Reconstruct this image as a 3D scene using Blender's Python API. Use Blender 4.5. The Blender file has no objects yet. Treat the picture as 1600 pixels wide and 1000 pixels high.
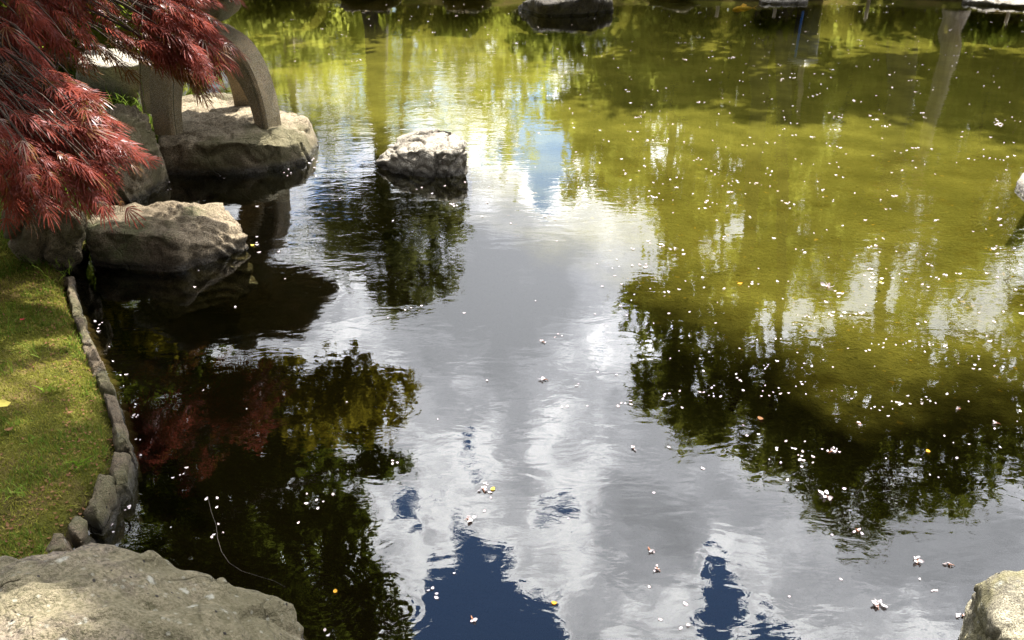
import bpy, bmesh, math, random
import numpy as np
from mathutils import Vector, Matrix, noise as mn

random.seed(7); rng = np.random.default_rng(7)
SC = bpy.context.scene
R_ = math.radians

# ------------------------------------------------------------------ camera
H = 1.8; PITCH = R_(27.0); F = 1386.0
cam_d = bpy.data.cameras.new('camera'); cam = bpy.data.objects.new('camera', cam_d)
SC.collection.objects.link(cam); SC.camera = cam
cam_d.sensor_width = 36; cam_d.lens = 36*F/1600; cam_d.clip_end = 2000; cam_d.clip_start = .05
cam.location = (0, 0, H); cam.rotation_euler = (math.pi/2-PITCH, 0, 0)

# ------------------------------------------------------------------ light
SUN_EL, SUN_AZ = R_(55), R_(22)          # azimuth from +Y towards +X
sun_dir = Vector((math.sin(SUN_AZ)*math.cos(SUN_EL), math.cos(SUN_AZ)*math.cos(SUN_EL), math.sin(SUN_EL)))
sl = bpy.data.lights.new('sun', 'SUN'); sl.energy = 5.0; sl.angle = R_(.53); sl.color = (1, .95, .86)
so = bpy.data.objects.new('sun', sl); SC.collection.objects.link(so)
so.rotation_euler = (-sun_dir).to_track_quat('-Z', 'Y').to_euler()
SC.view_settings.view_transform = 'Standard'; SC.view_settings.look = 'None'
SC.view_settings.exposure = 1.85; SC.view_settings.gamma = 1; SC.view_settings.use_curve_mapping = False
SC.cycles.use_denoising = True
SC.cycles.max_bounces = 8; SC.cycles.diffuse_bounces = 3; SC.cycles.glossy_bounces = 3
SC.cycles.transparent_max_bounces = 8; SC.cycles.transmission_bounces = 3
SC.cycles.sample_clamp_indirect = 6; SC.cycles.caustics_reflective = False; SC.cycles.caustics_refractive = False

# ------------------------------------------------------------------ pixel helpers (layout of the place from the photograph)
cP, sP = math.cos(PITCH), math.sin(PITCH)
def ray(px, py):
    a, b = (px-800)/F, (500-py)/F
    return Vector((a, cP+b*sP, -sP+b*cP))
def P(px, py, z=0.0):
    d = ray(px, py); t = (z-H)/d.z
    return Vector((d.x*t, d.y*t, z))
def PD(px, py, D):
    d = ray(px, py); t = D/d.y
    return Vector((d.x*t, D, H+d.z*t))
def RF(px, py, D):                      # the point whose mirror image in the pond falls there
    v = PD(px, py, D); return Vector((v.x, v.y, -v.z))

# ------------------------------------------------------------------ node helpers
class NT:
    def __init__(s, tree): s.t = tree; s.n = tree.nodes; s.l = tree.links
    def node(s, typ, ins=None, **kw):
        n = s.n.new(typ)
        for k, v in kw.items(): setattr(n, k, v)
        for k, v in (ins or {}).items():
            if hasattr(v, 'is_linked') or isinstance(v, bpy.types.NodeSocket): s.l.new(v, n.inputs[k])
            else: n.inputs[k].default_value = v
        return n
    def math(s, op, a, b=0.0, c=None, clamp=False):
        n = s.node('ShaderNodeMath', {0: a, 1: b}, operation=op, use_clamp=clamp)
        if c is not None:
            if isinstance(c, bpy.types.NodeSocket): s.l.new(c, n.inputs[2])
            else: n.inputs[2].default_value = c
        return n.outputs[0]
    def vmath(s, op, a, b=(0, 0, 0)):
        n = s.node('ShaderNodeVectorMath', {0: a, 1: b}, operation=op)
        return n.outputs['Value'] if op in ('LENGTH', 'DOT_PRODUCT', 'DISTANCE') else n.outputs[0]
    def mr(s, v, a, b, c=0.0, d=1.0, smooth=False):
        n = s.node('ShaderNodeMapRange', {0: v, 1: a, 2: b, 3: c, 4: d}, interpolation_type='SMOOTHSTEP' if smooth else 'LINEAR')
        return n.outputs[0]
    def mix(s, f, a, b, blend='MIX'):
        n = s.node('ShaderNodeMix', data_type='RGBA', blend_type=blend)
        for k, v in ((0, f), (6, a), (7, b)):
            if isinstance(v, bpy.types.NodeSocket): s.l.new(v, n.inputs[k])
            else: n.inputs[k].default_value = v if k == 0 else (*v, 1) if len(v) == 3 else v
        return n.outputs[2]
    def noise(s, vec, scale, detail=4, rough=.55, dist=0.0):
        n = s.node('ShaderNodeTexNoise', {'Vector': vec, 'Scale': scale, 'Detail': detail, 'Roughness': rough, 'Distortion': dist})
        return n.outputs[0]

# ------------------------------------------------------------------ sky
world = bpy.data.worlds.new('World'); SC.world = world; world.use_nodes = True
w = NT(world.node_tree); w.n.clear()
sky = w.node('ShaderNodeTexSky', sky_type='NISHITA', sun_disc=False, sun_elevation=SUN_EL, sun_rotation=SUN_AZ,
             air_density=1.0, dust_density=0.0, ozone_density=5.0)
tc = w.node('ShaderNodeTexCoord').outputs['Generated']
sep = w.node('ShaderNodeSeparateXYZ', {0: tc})
zz = w.math('ADD', w.math('MAXIMUM', sep.outputs[2], 0.0), .15)
q = w.node('ShaderNodeCombineXYZ', {0: w.math('DIVIDE', sep.outputs[0], zz), 1: w.math('DIVIDE', sep.outputs[1], zz), 2: 0.0}).outputs[0]
def qpix(px, py):
    d = ray(px, py); d = Vector((d.x, d.y, -d.z)).normalized(); k = d.z+.15
    return Vector((d.x/k, d.y/k, 0))
warp = w.node('ShaderNodeTexNoise', {'Vector': q, 'Scale': 7.0, 'Detail': 3, 'Roughness': .6}).outputs['Color']
qw = w.vmath('ADD', q, w.vmath('SCALE', w.vmath('SUBTRACT', warp, (.5, .5, .5)), (0, 0, 0)))
qw.node.inputs[1].links[0].from_node.inputs['Scale'].default_value = .22
fine = w.noise(qw, 9.0, 9, .62, .15)
broad = w.noise(q, 2.3, 4, .5)
dens = w.math('ADD', w.math('MULTIPLY_ADD', fine, 1.75, -.09), w.math('MULTIPLY_ADD', broad, .9, -.53))
# cloud masses (+) and openings (-) of the sky in view: centre px, px, half sizes px, weight
MASS = [(745, 955, 95, 110, -1.25), (850, 990, 60, 60, -.5), (1115, 930, 45, 75, -1.0), (1215, 985, 40, 60, -.9), (848, 225, 50, 120, -.85), (780, 150, 55, 130, -.28),
        (690, 730, 110, 90, -.33), (900, 660, 60, 110, -.30), (960, 560, 40, 90, -.25), (880, 860, 60, 110, -.3), (1180, 860, 90, 40, -.3), (620, 860, 60, 90, -.28), (930, 250, 60, 50, -.35), (500, 330, 60, 80, -.3),
        (760, 560, 120, 110, .35), (1060, 700, 150, 170, .30), (1010, 850, 80, 100, .3), (780, 400, 190, 130, .40), (1500, 860, 200, 110, .36), (850, 430, 200, 90, .2), (1330, 960, 120, 60, -.12),
        (600, 150, 110, 120, -.55), (600, 40, 120, 60, -.3), (1110, 370, 120, 110, .6), (1350, 460, 180, 110, .6), (1570, 480, 110, 110, .6)]
for (px, py, rx, ry, wt) in MASS:
    c = qpix(px, py); ex = abs(qpix(px+rx, py).x-c.x); ey = abs(qpix(px, min(py+ry, 1400)).y-qpix(px, py-ry).y)/2
    d = w.vmath('LENGTH', w.vmath('MULTIPLY', w.vmath('SUBTRACT', qw, tuple(c)), (1/ex, 1/ey, 1)))
    dens = w.math('ADD', dens, w.math('MULTIPLY', w.mr(d, .25, 1.35, 1, 0, True), wt))
cover = w.mr(dens, .24, .41, 0, 1, True)
ramp = w.node('ShaderNodeValToRGB', {0: w.mr(dens, .2, 1.2)})
cr = ramp.color_ramp
cr.elements[0].position = 0; cr.elements[0].color = (.8, .84, .9, 1)
cr.elements[1].position = 1; cr.elements[1].color = (.33, .34, .36, 1)
for p_, c_ in ((.17, (1.2, 1.2, 1.2, 1)), (.28, (.95, .96, .98, 1)), (.44, (.63, .64, .67, 1)), (.62, (.47, .48, .51, 1))):
    e = cr.elements.new(p_); e.color = c_
sd = w.vmath('DOT_PRODUCT', w.vmath('NORMALIZE', tc), tuple(sun_dir))
fwd = w.mr(sd, .52, 1.0, 0, 1, True)      # clouds towards the sun scatter more light forward
CLOUD = w.math('MULTIPLY_ADD', fwd, 3.4, .18)
cloudcol = w.vmath('SCALE', ramp.outputs[0], (0, 0, 0)); w.l.new(CLOUD, cloudcol.node.inputs['Scale'])
bg1 = w.node('ShaderNodeBackground', {'Color': sky.outputs[0], 'Strength': .12})
bg2 = w.node('ShaderNodeBackground', {'Color': cloudcol, 'Strength': 1.0})
horizon = w.mr(sep.outputs[2], -.02, .02)
mixw = w.node('ShaderNodeMixShader', {0: w.math('MULTIPLY', cover, horizon), 1: bg1.outputs[0], 2: bg2.outputs[0]})
w.l.new(mixw.outputs[0], w.node('ShaderNodeOutputWorld').inputs[0])
world.cycles.sampling_method = 'MANUAL'; world.cycles.sample_map_resolution = 512

# ------------------------------------------------------------------ object helpers
def link(o): SC.collection.objects.link(o); return o
def tag(o, label=None, cat=None, group=None, kind=None):
    if label: o['label'] = label
    if cat: o['category'] = cat
    if group: o['group'] = group
    if kind: o['kind'] = kind
    return o
def meshobj(name, me, mat=None, parent=None, smooth=False):
    o = link(bpy.data.objects.new(name, me))
    if mat: me.materials.append(mat)
    if parent: o.parent = parent
    if smooth: me.shade_smooth()
    return o
def empty(name, loc, rz=0):
    o = link(bpy.data.objects.new(name, None)); o.location = loc; o.rotation_euler.z = rz; o.empty_display_size = .1
    return o
def from_np(name, V, Fq):
    me = bpy.data.meshes.new(name); V = np.asarray(V, dtype=np.float32); Fq = np.asarray(Fq, dtype=np.int32)
    k = Fq.shape[1]; n = len(Fq)
    me.vertices.add(len(V)); me.vertices.foreach_set('co', V.ravel())
    me.loops.add(n*k); me.loops.foreach_set('vertex_index', Fq.ravel())
    me.polygons.add(n); me.polygons.foreach_set('loop_start', np.arange(n, dtype=np.int32)*k)
    me.update(calc_edges=True); return me
class Tubes:
    """round, tapering tubes collected into one mesh"""
    def __init__(s, seg=7): s.V = []; s.F = []; s.seg = seg
    def add(s, pts, rad):
        n = s.seg; base = len(s.V)
        pts = [Vector(p) for p in pts]
        for i, p in enumerate(pts):
            t = (pts[min(i+1, len(pts)-1)]-pts[max(i-1, 0)]).normalized()
            u = t.orthogonal().normalized() if i == 0 else (u_-t*u_.dot(t)).normalized()
            u_ = u; v = t.cross(u)
            for k in range(n):
                a = 2*math.pi*k/n; s.V.append(tuple(p+(u*math.cos(a)+v*math.sin(a))*rad[i]))
        for i in range(len(pts)-1):
            for k in range(n):
                a = base+i*n+k; b = base+i*n+(k+1) % n
                s.F.append((a, b, b+n, a+n))
    def build(s, name, mat, parent=None):
        return meshobj(name, from_np(name, s.V, s.F), mat, parent, True)
def bent(a, b, sag, n=6, jit=.0):
    a, b = Vector(a), Vector(b); out = []
    for i in range(n):
        t = i/(n-1); p = a.lerp(b, t); p.z += sag*4*t*(1-t)
        if 0 < i < n-1: p += Vector((random.uniform(-jit, jit), random.uniform(-jit, jit), random.uniform(-jit, jit)))
        out.append(p)
    return out

# ------------------------------------------------------------------ materials
def mat(name):
    m = bpy.data.materials.new(name); m.use_nodes = True; t = NT(m.node_tree); t.n.clear()
    return m, t
def out(t, sh): t.l.new(sh, t.node('ShaderNodeOutputMaterial').inputs[0])
def pos(t): return t.node('ShaderNodeNewGeometry').outputs['Position']

def stone_mat(name, base, dark, moss, moss_amt=.5, lichen=0.0, scale=1.0, bump=.012, speckle=0.0, wet=True):
    m, t = mat(name); p = pos(t)
    n1 = t.noise(p, 5*scale, 8, .65, .4); n2 = t.noise(p, 28*scale, 6, .7); n3 = t.noise(p, 2.2*scale, 3, .5)
    n4 = t.noise(p, 140*scale, 3, .7)
    c = t.mix(t.mr(n1, .38, .62, 0, 1, True), dark, base)
    c = t.mix(t.mr(n2, .38, .62, 0, .75), c, tuple(min(1, x*1.45) for x in base))
    c = t.mix(t.mr(n4, .45, .60, 0, .8), c, tuple(x*.45 for x in dark))
    c = t.mix(t.mr(t.noise(p, 90*scale, 4, .7), .56, .70, 0, .6), c, tuple(min(1, x*1.9) for x in base))
    n5 = t.noise(p, 55*scale, 3, .6, .8); c = t.mix(t.mr(n5, .60, .68, 0, .8), c, tuple(x*.3 for x in dark))
    c = t.mix(t.mr(t.noise(p, 3.1*scale, 5, .6, .8), .48, .62, 0, .5, True), c, tuple(x*.9 for x in dark))
    vor = t.node('ShaderNodeTexVoronoi', {'Vector': t.vmath('ADD', p, t.vmath('MULTIPLY', t.node('ShaderNodeTexNoise', {'Vector': p, 'Scale': 6.0}).outputs['Color'], (.2, .2, .2))), 'Scale': 4.5*scale}, feature='DISTANCE_TO_EDGE').outputs['Distance']
    crack = t.mr(vor, 0, .022, 1, 0)
    crack = t.math('MULTIPLY', crack, t.mr(n3, .45, .6))
    c = t.mix(t.math('MULTIPLY', crack, .25), c, tuple(x*.25 for x in dark))
    if moss_amt > 0:
        mm = t.math('MULTIPLY', t.mr(t.math('ADD', n3, t.math('MULTIPLY', n2, .35)), .62, .78, 0, 1, True), moss_amt)
        c = t.mix(mm, c, moss)
    if lichen > 0:
        v2 = t.node('ShaderNodeTexVoronoi', {'Vector': t.vmath('ADD', p, t.vmath('MULTIPLY', t.node('ShaderNodeTexNoise', {'Vector': p, 'Scale': 40.0}).outputs['Color'], (.03, .03, .03))), 'Scale': 16.0, 'Randomness': 1.0}, feature='F1')
        cs = t.node('ShaderNodeSeparateColor', {0: v2.outputs['Color']}).outputs[0]
        li = t.math('MULTIPLY', t.mr(v2.outputs['Distance'], .16, .24, 1, 0), t.mr(cs, .62, .75))
        li = t.math('MULTIPLY', li, t.mr(n2, .42, .5))
        c = t.mix(t.math('MULTIPLY', li, lichen), c, (.46, .47, .42))
        v3 = t.node('ShaderNodeTexVoronoi', {'Vector': p, 'Scale': 60.0}, feature='F1'); c3 = t.node('ShaderNodeSeparateColor', {0: v3.outputs['Color']}).outputs[1]
        c = t.mix(t.math('MULTIPLY', t.math('MULTIPLY', t.mr(v3.outputs['Distance'], .22, .36, 1, 0), t.mr(c3, .74, .82)), t.math('MULTIPLY', t.mr(n3, .42, .6), lichen*.7)), c, (.36, .36, .31))
        c = t.mix(t.math('MULTIPLY', t.mr(v3.outputs['Distance'], .2, .3, 1, 0), t.mr(c3, .12, .06)), c, (.012, .009, .007))
    if speckle > 0:
        c = t.mix(t.math('MULTIPLY', t.mr(t.noise(p, 260, 2, .6), .52, .6), speckle), c, (.06, .055, .05))
        c = t.mix(t.math('MULTIPLY', t.mr(t.noise(p, 330, 2, .6), .55, .63), speckle), c, (.6, .56, .48))
    z = t.node('ShaderNodeSeparateXYZ', {0: p}).outputs[2]
    rough = .85
    if wet:
        wl = t.mr(t.math('ADD', z, t.math('MULTIPLY', n2, -.05)), .0, .035, 1, 0)
        c = t.mix(t.math('MULTIPLY', wl, .75), c, (.012, .010, .008))
        rough = t.mr(wl, 0, 1, .85, .25)
    hgt = t.math('ADD', t.math('MULTIPLY', n2, .6), t.math('ADD', t.math('MULTIPLY', n4, .4), t.math('MULTIPLY', n1, 1.0)))
    hgt = t.math('SUBTRACT', hgt, t.math('MULTIPLY', crack, .25))
    b = t.node('ShaderNodeBump', {'Height': hgt, 'Strength': 1.0, 'Distance': bump*3})
    out(t, t.node('ShaderNodeBsdfPrincipled', {'Base Color': c, 'Roughness': rough, 'Normal': b.outputs[0], 'Specular IOR Level': .3}).outputs[0])
    return m
M = {}
M['rock'] = stone_mat('pond_rock', (.30, .24, .16), (.11, .083, .05), (.075, .085, .028), .75)
M['rock_moss'] = stone_mat('mossy_rock', (.36, .295, .20), (.13, .10, .058), (.085, .08, .03), .7)
M['rock_pale'] = stone_mat('pale_rock', (.56, .51, .43), (.24, .205, .165), (.09, .09, .04), .15, .2)
M['rock_near'] = stone_mat('near_rock', (.165, .132, .10), (.055, .042, .032), (.12, .11, .05), .5, .4, .8, .008)
M['rock_dark'] = stone_mat('dark_wet_rock', (.10, .085, .065), (.03, .025, .02), (.05, .05, .02), .4)
M['rock_lichen'] = stone_mat('lichen_rock', (.42, .38, .27), (.17, .15, .11), (.2, .18, .07), .6, .9, 1.6)
M['kerb'] = stone_mat('kerb_stone', (.20, .152, .10), (.085, .065, .042), (.08, .09, .03), .5, .2, 2.0, .008)
M['granite'] = stone_mat('lantern_granite', (.42, .31, .17), (.23, .165, .085), (.1, .1, .04), .45, 0, 1.6, .0018, .75, wet=False)
M['granite_dark'] = stone_mat('weathered_granite', (.24, .19, .115), (.10, .085, .055), (.06, .065, .025), .8, 0, 1.6, .002, .5, wet=False)

def leaf_mat(name, c1, c2, c3=None, trans=.45, scale=3.0, gloss=.0):
    m, t = mat(name); p = pos(t)
    n = t.noise(p, scale, 3, .6); n2 = t.noise(p, scale*9, 2, .6)
    c = t.mix(t.mr(n, .38, .62), c1, c2)
    c = t.mix(t.mr(n2, .5, .68, 0, .8), c, c3 or tuple(x*1.5 for x in c2))
    d = t.node('ShaderNodeBsdfDiffuse', {0: c}); tr = t.node('ShaderNodeBsdfTranslucent', {0: t.mix(.5, c, tuple(min(1, x*1.6) for x in c2))})
    s = t.node('ShaderNodeMixShader', {0: trans, 1: d.outputs[0], 2: tr.outputs[0]}).outputs[0]
    if gloss:
        s = t.node('ShaderNodeMixShader', {0: gloss, 1: s, 2: t.node('ShaderNodeBsdfGlossy', {0: (.75, .7, .8, 1), 'Roughness': .35}).outputs[0]}).outputs[0]
    out(t, s); return m
M['leaf_dark'] = leaf_mat('dark_green_leaves', (.05, .065, .009), (.12, .15, .018), (.22, .24, .035), .6, 1.6)
M['leaf_mid'] = leaf_mat('mid_green_leaves', (.08, .10, .014), (.16, .18, .024), (.24, .25, .04), .58, 1.0)
M['leaf_lime'] = leaf_mat('spring_green_leaves', (.16, .18, .03), (.28, .30, .05), (.38, .38, .10), .62, .8)
M['leaf_gold'] = leaf_mat('yellow_green_leaves', (.17, .155, .015), (.32, .27, .025), (.42, .35, .05), .5, 1.6)
M['leaf_grey'] = leaf_mat('grey_green_needles', (.09, .10, .03), (.17, .18, .055), (.25, .25, .11), .55, 1.0)
M['leaf_red'] = leaf_mat('flower_red', (.25, .02, .03), (.4, .05, .06), (.5, .12, .12), .3, 2.0)
M['maple'] = leaf_mat('red_maple_leaves', (.11, .028, .015), (.30, .066, .042), (.30, .125, .12), .45, 9.0, .006)
M['maple_olive'] = leaf_mat('bronze_maple_leaves', (.11, .05, .015), (.2, .085, .02), (.25, .15, .03), .5, 6.0, .03)
M['herb'] = leaf_mat('bright_herb', (.08, .15, .012), (.2, .3, .03), (.3, .4, .06), .5, 6.0)
M['blade'] = leaf_mat('moss_blades', (.09, .10, .014), (.21, .21, .035), (.32, .25, .08), .35, 5.0)
M['blade_green'] = leaf_mat('grass_blades', (.05, .09, .01), (.12, .18, .025), (.22, .25, .06), .35, 5.0)

def bark(name, a, b):
    m, t = mat(name); p = pos(t); pz = t.vmath('MULTIPLY', p, (1, 1, .25))
    n = t.noise(pz, 14, 6, .65)
    c = t.mix(t.mr(n, .35, .65), a, b)
    bp = t.node('ShaderNodeBump', {'Height': n, 'Distance': .03, 'Strength': .8})
    out(t, t.node('ShaderNodeBsdfPrincipled', {'Base Color': c, 'Roughness': .9, 'Normal': bp.outputs[0]}).outputs[0]); return m
M['bark'] = bark('dark_bark', (.05, .04, .03), (.11, .09, .065))
M['bark_pale'] = bark('pale_bark', (.32, .26, .19), (.52, .45, .35))
M['twig'] = bark('maple_twig', (.03, .018, .012), (.075, .05, .032))
M['wet_twig'] = bark('wet_twig', (.012, .009, .006), (.03, .022, .015))

def petal_mat(name, a, b, trans=.25):
    m, t = mat(name); r = t.node('ShaderNodeNewGeometry').outputs['Random Per Island']; oi = t.node('ShaderNodeObjectInfo').outputs['Random']
    c = t.mix(t.math('FRACT', t.math('ADD', r, oi)), a, b)
    s = t.node('ShaderNodeMixShader', {0: trans, 1: t.node('ShaderNodeBsdfDiffuse', {0: c}).outputs[0], 2: t.node('ShaderNodeBsdfTranslucent', {0: c}).outputs[0]}).outputs[0]
    out(t, s); return m
M['petal'] = petal_mat('cherry_petal', (.66, .60, .62), (.56, .45, .44))
M['petal_brown'] = petal_mat('wilted_bud', (.40, .2, .13), (.25, .12, .07))
M['leaf_orange'] = petal_mat('orange_leaf', (.6, .22, .03), (.5, .3, .04))
M['leaf_brown'] = petal_mat('brown_leaf', (.14, .07, .04), (.22, .12, .06))
M['leaf_yellow'] = petal_mat('yellow_leaf', (.55, .4, .06), (.5, .45, .12))

# ground
gm, t = mat('ground'); p = pos(t); sp = t.node('ShaderNodeSeparateXYZ', {0: p})
n1 = t.noise(p, 1.8, 6, .6); n2 = t.noise(p, 9, 6, .65); n3 = t.noise(p, 60, 4, .7)
grass = t.mix(t.mr(n2, .35, .65), (.05, .055, .012), (.12, .115, .024))
grass = t.mix(t.mr(n1, .48, .62, 0, .85, True), grass, (.115, .08, .035))
grass = t.mix(t.mr(n3, .55, .75, 0, .6), grass, (.03, .028, .012))
# pond floor: algae in the shallows far out; silt near the viewer's bank, blackened for shade and depth
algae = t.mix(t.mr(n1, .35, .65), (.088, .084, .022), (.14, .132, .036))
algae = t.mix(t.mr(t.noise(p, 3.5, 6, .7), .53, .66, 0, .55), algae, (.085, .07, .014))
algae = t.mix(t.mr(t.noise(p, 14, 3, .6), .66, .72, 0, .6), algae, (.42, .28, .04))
algae = t.mix(t.mr(t.math('ADD', sp.outputs[1], t.math('MULTIPLY_ADD', n1, 3.0, -1.5)), 6.8, 9.0, 0, 1, True), algae, t.mix(t.mr(n1, .4, .62), (.13, .13, .038), (.20, .195, .058)))  # algae painted brighter far out to offset the far trees' shadows
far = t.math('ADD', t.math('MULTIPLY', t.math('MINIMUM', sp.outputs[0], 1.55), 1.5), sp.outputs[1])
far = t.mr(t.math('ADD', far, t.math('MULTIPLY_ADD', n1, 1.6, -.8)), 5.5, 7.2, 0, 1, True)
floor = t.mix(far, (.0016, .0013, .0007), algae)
soil = t.mix(t.mr(n2, .4, .6), (.03, .022, .012), (.06, .045, .025))
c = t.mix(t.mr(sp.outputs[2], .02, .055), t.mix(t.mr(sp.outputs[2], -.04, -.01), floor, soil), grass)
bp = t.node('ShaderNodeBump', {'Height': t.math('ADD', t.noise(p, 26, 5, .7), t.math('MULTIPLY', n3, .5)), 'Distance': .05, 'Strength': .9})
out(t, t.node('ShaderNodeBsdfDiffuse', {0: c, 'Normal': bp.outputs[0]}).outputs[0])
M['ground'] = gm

# water
wm, t = mat('pond_water'); p = pos(t)
flat = t.vmath('MULTIPLY', p, (1, 1, 0))
calm = t.mr(t.noise(flat, .55, 2, .5), .35, .68, .35, 1.35)
def patch(px, py, rx, ry, amt):
    c_ = P(px, py); ex = abs(P(px+rx, py).x-c_.x); ey = abs(P(px, py-ry).y-P(px, py+ry).y)/2
    d_ = t.vmath('LENGTH', t.vmath('MULTIPLY', t.vmath('SUBTRACT', flat, tuple(c_)), (1/ex, 1/ey, 0)))
    return t.math('MULTIPLY', t.mr(d_, .2, 1.3, 1, 0, True), amt)
calm = t.math('ADD', calm, patch(590, 160, 210, 150, 1.5))      # a breath of wind ruffles the water there
calm = t.math('ADD', calm, patch(520, 370, 140, 90, .8))
calm = t.math('ADD', calm, patch(1500, 340, 140, 60, .6))
ripA = t.noise(t.vmath('MULTIPLY', flat, (.75, 1.5, 1)), 6.5, 2, .5, .6)
ripB = t.noise(t.vmath('MULTIPLY', flat, (.8, 1.3, 1)), 22, 3, .55, .5)
ripC = t.noise(flat, 1.6, 2, .5)
h = t.math('ADD', t.math('MULTIPLY', ripA, .00085), t.math('ADD', t.math('MULTIPLY', ripB, .0002), t.math('MULTIPLY', ripC, .0008)))
h = t.math('MULTIPLY', h, calm)
for (px, py, R0, fr, am) in ((505, 925, .13, 60, .00012), (600, 925, .10, 55, .00006), (625, 955, .09, 62, .00005), 
                             (632, 640, .06, 60, .0001)):
    c_ = P(px, py); d_ = t.vmath('LENGTH', t.vmath('SUBTRACT', flat, tuple(c_)))
    ring = t.math('MULTIPLY', t.math('SINE', t.math('MULTIPLY', d_, fr*3.2)), t.mr(d_, 0, R0*1.6, am, 0, True))
    h = t.math('ADD', h, ring)
bp = t.node('ShaderNodeBump', {'Height': h, 'Distance': 1.0, 'Strength': 1.0})
fr = t.node('ShaderNodeFresnel', {'IOR': 1.5, 'Normal': bp.outputs[0]})
gl = t.node('ShaderNodeBsdfGlossy', {0: (1, 1, 1, 1), 'Roughness': .012, 'Normal': bp.outputs[0]})
tr = t.node('ShaderNodeBsdfTransparent', {0: (.84, .82, .58, 1)})
silt = t.node('ShaderNodeBsdfDiffuse', {0: (.02, .02, .004, 1)})
body = t.node('ShaderNodeMixShader', {0: .01, 1: tr.outputs[0], 2: silt.outputs[0]})
out(t, t.node('ShaderNodeMixShader', {0: fr.outputs[0], 1: body.outputs[0], 2: gl.outputs[0]}).outputs[0])
M['water'] = wm

# ------------------------------------------------------------------ terrain
OUT = [P(118, 862), P(150, 822), P(186, 780), P(205, 725), P(206, 670), P(196, 635), P(178, 590), P(160, 550), P(140, 505), P(118, 450), P(108, 420),
       P(150, 395), P(160, 340), P(200, 308), P(240, 285), P(262, 262), P(262, 215), P(225, 165), P(222, 130), P(170, 90), P(110, 70), P(20, 62),
       Vector((-8.5, 10.5, 0)), Vector((-10.5, 13, 0)), Vector((-9, 15.5, 0)), Vector((-4, 15.2, 0)), Vector((-1, 14.6, 0)), Vector((2, 14.7, 0)), Vector((4.2, 14.25, 0)),
       Vector((5.5, 14.8, 0)), Vector((8, 13.9, 0)), Vector((10, 13.2, 0)), Vector((10.5, 10.5, 0)), Vector((7.5, 8.0, 0)), P(1640, 245), P(1660, 330), Vector((4.6, 4.2, 0)), Vector((4.2, 2.8, 0)),
       Vector((2.6, 1.9, 0)), Vector((1.7, 1.55, 0)), Vector((.8, 1.15, 0)), Vector((-.1, 1.1, 0)), P(470, 1010), P(300, 950)]
PO = np.array([(v.x, v.y) for v in OUT])
def sdist(X, Y):                      # > 0 outside the pond
    d = np.full(X.shape, 1e9); ins = np.zeros(X.shape, bool)
    for i in range(len(PO)):
        a, b = PO[i], PO[(i+1) % len(PO)]; e = b-a
        tt = np.clip(((X-a[0])*e[0]+(Y-a[1])*e[1])/(e@e), 0, 1)
        d = np.minimum(d, np.hypot(X-a[0]-tt*e[0], Y-a[1]-tt*e[1]))
        cond = ((a[1] > Y) != (b[1] > Y))
        xi = (b[0]-a[0])*(Y-a[1])/((b[1]-a[1]) if b[1] != a[1] else 1e-9)+a[0]
        ins ^= cond & (X < xi)
    return np.where(ins, -d, d)
def height(X, Y):
    d = sdist(X, Y)
    o = -.03+.11*np.clip(d/.10, 0, 1)+.10*(1-np.exp(-np.maximum(d, 0)/.8))
    farside = np.clip((Y-11)/4, 0, 1)+np.clip((X-5)/3, 0, 1)
    o = o+np.clip(farside, 0, 1)*.35*(1-np.exp(-np.maximum(d, 0)/2.5))
    o = o+.018*np.sin(X*3.1+Y*1.7)*np.cos(Y*2.3-X)*np.clip(d/.3, 0, 1)
    i = -.50*(1-np.exp(np.minimum(d, 0)/.22))
    return np.where(d > 0, o, i)
def axis(segs):
    out_ = []
    for a, b, s in segs: out_ += list(np.arange(a, b, s))
    return np.array(out_+[segs[-1][1]])
xs = axis([(-400, -60, 40), (-60, -14, 4), (-14, -4.2, .3), (-4.2, -.4, .035), (-.4, 5, .15), (5, 13, .3), (13, 60, 4), (60, 400, 40)])
ys = axis([(-300, -40, 40), (-40, -2, 3), (-2, .9, .2), (.9, 8, .035), (8, 17, .15), (17, 30, .6), (30, 90, 5), (90, 600, 50)])
X, Y = np.meshgrid(xs, ys); Z = height(X, Y)
nx, ny = len(xs), len(ys); idx = np.arange(nx*ny).reshape(ny, nx)
Fq = np.stack([idx[:-1, :-1], idx[:-1, 1:], idx[1:, 1:], idx[1:, :-1]], -1).reshape(-1, 4)
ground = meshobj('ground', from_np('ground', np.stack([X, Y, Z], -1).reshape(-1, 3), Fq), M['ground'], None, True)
tag(ground, kind='structure')
wv = [(-16, -2, 0), (16, -2, 0), (16, 20, 0), (-16, 20, 0)]
wxs, wys = np.linspace(-13, 13, 14), np.linspace(.5, 17, 10)
WX, WY = np.meshgrid(wxs, wys); wi = np.arange(140).reshape(10, 14)
water = meshobj('pond_water', from_np('pond_water', np.stack([WX, WY, WX*0], -1).reshape(-1, 3),
        np.stack([wi[:-1, :-1], wi[:-1, 1:], wi[1:, 1:], wi[1:, :-1]], -1).reshape(-1, 4)), M['water'])
tag(water, kind='structure')
def gz(x, y): return float(height(np.array([x]), np.array([y]))[0])

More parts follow.
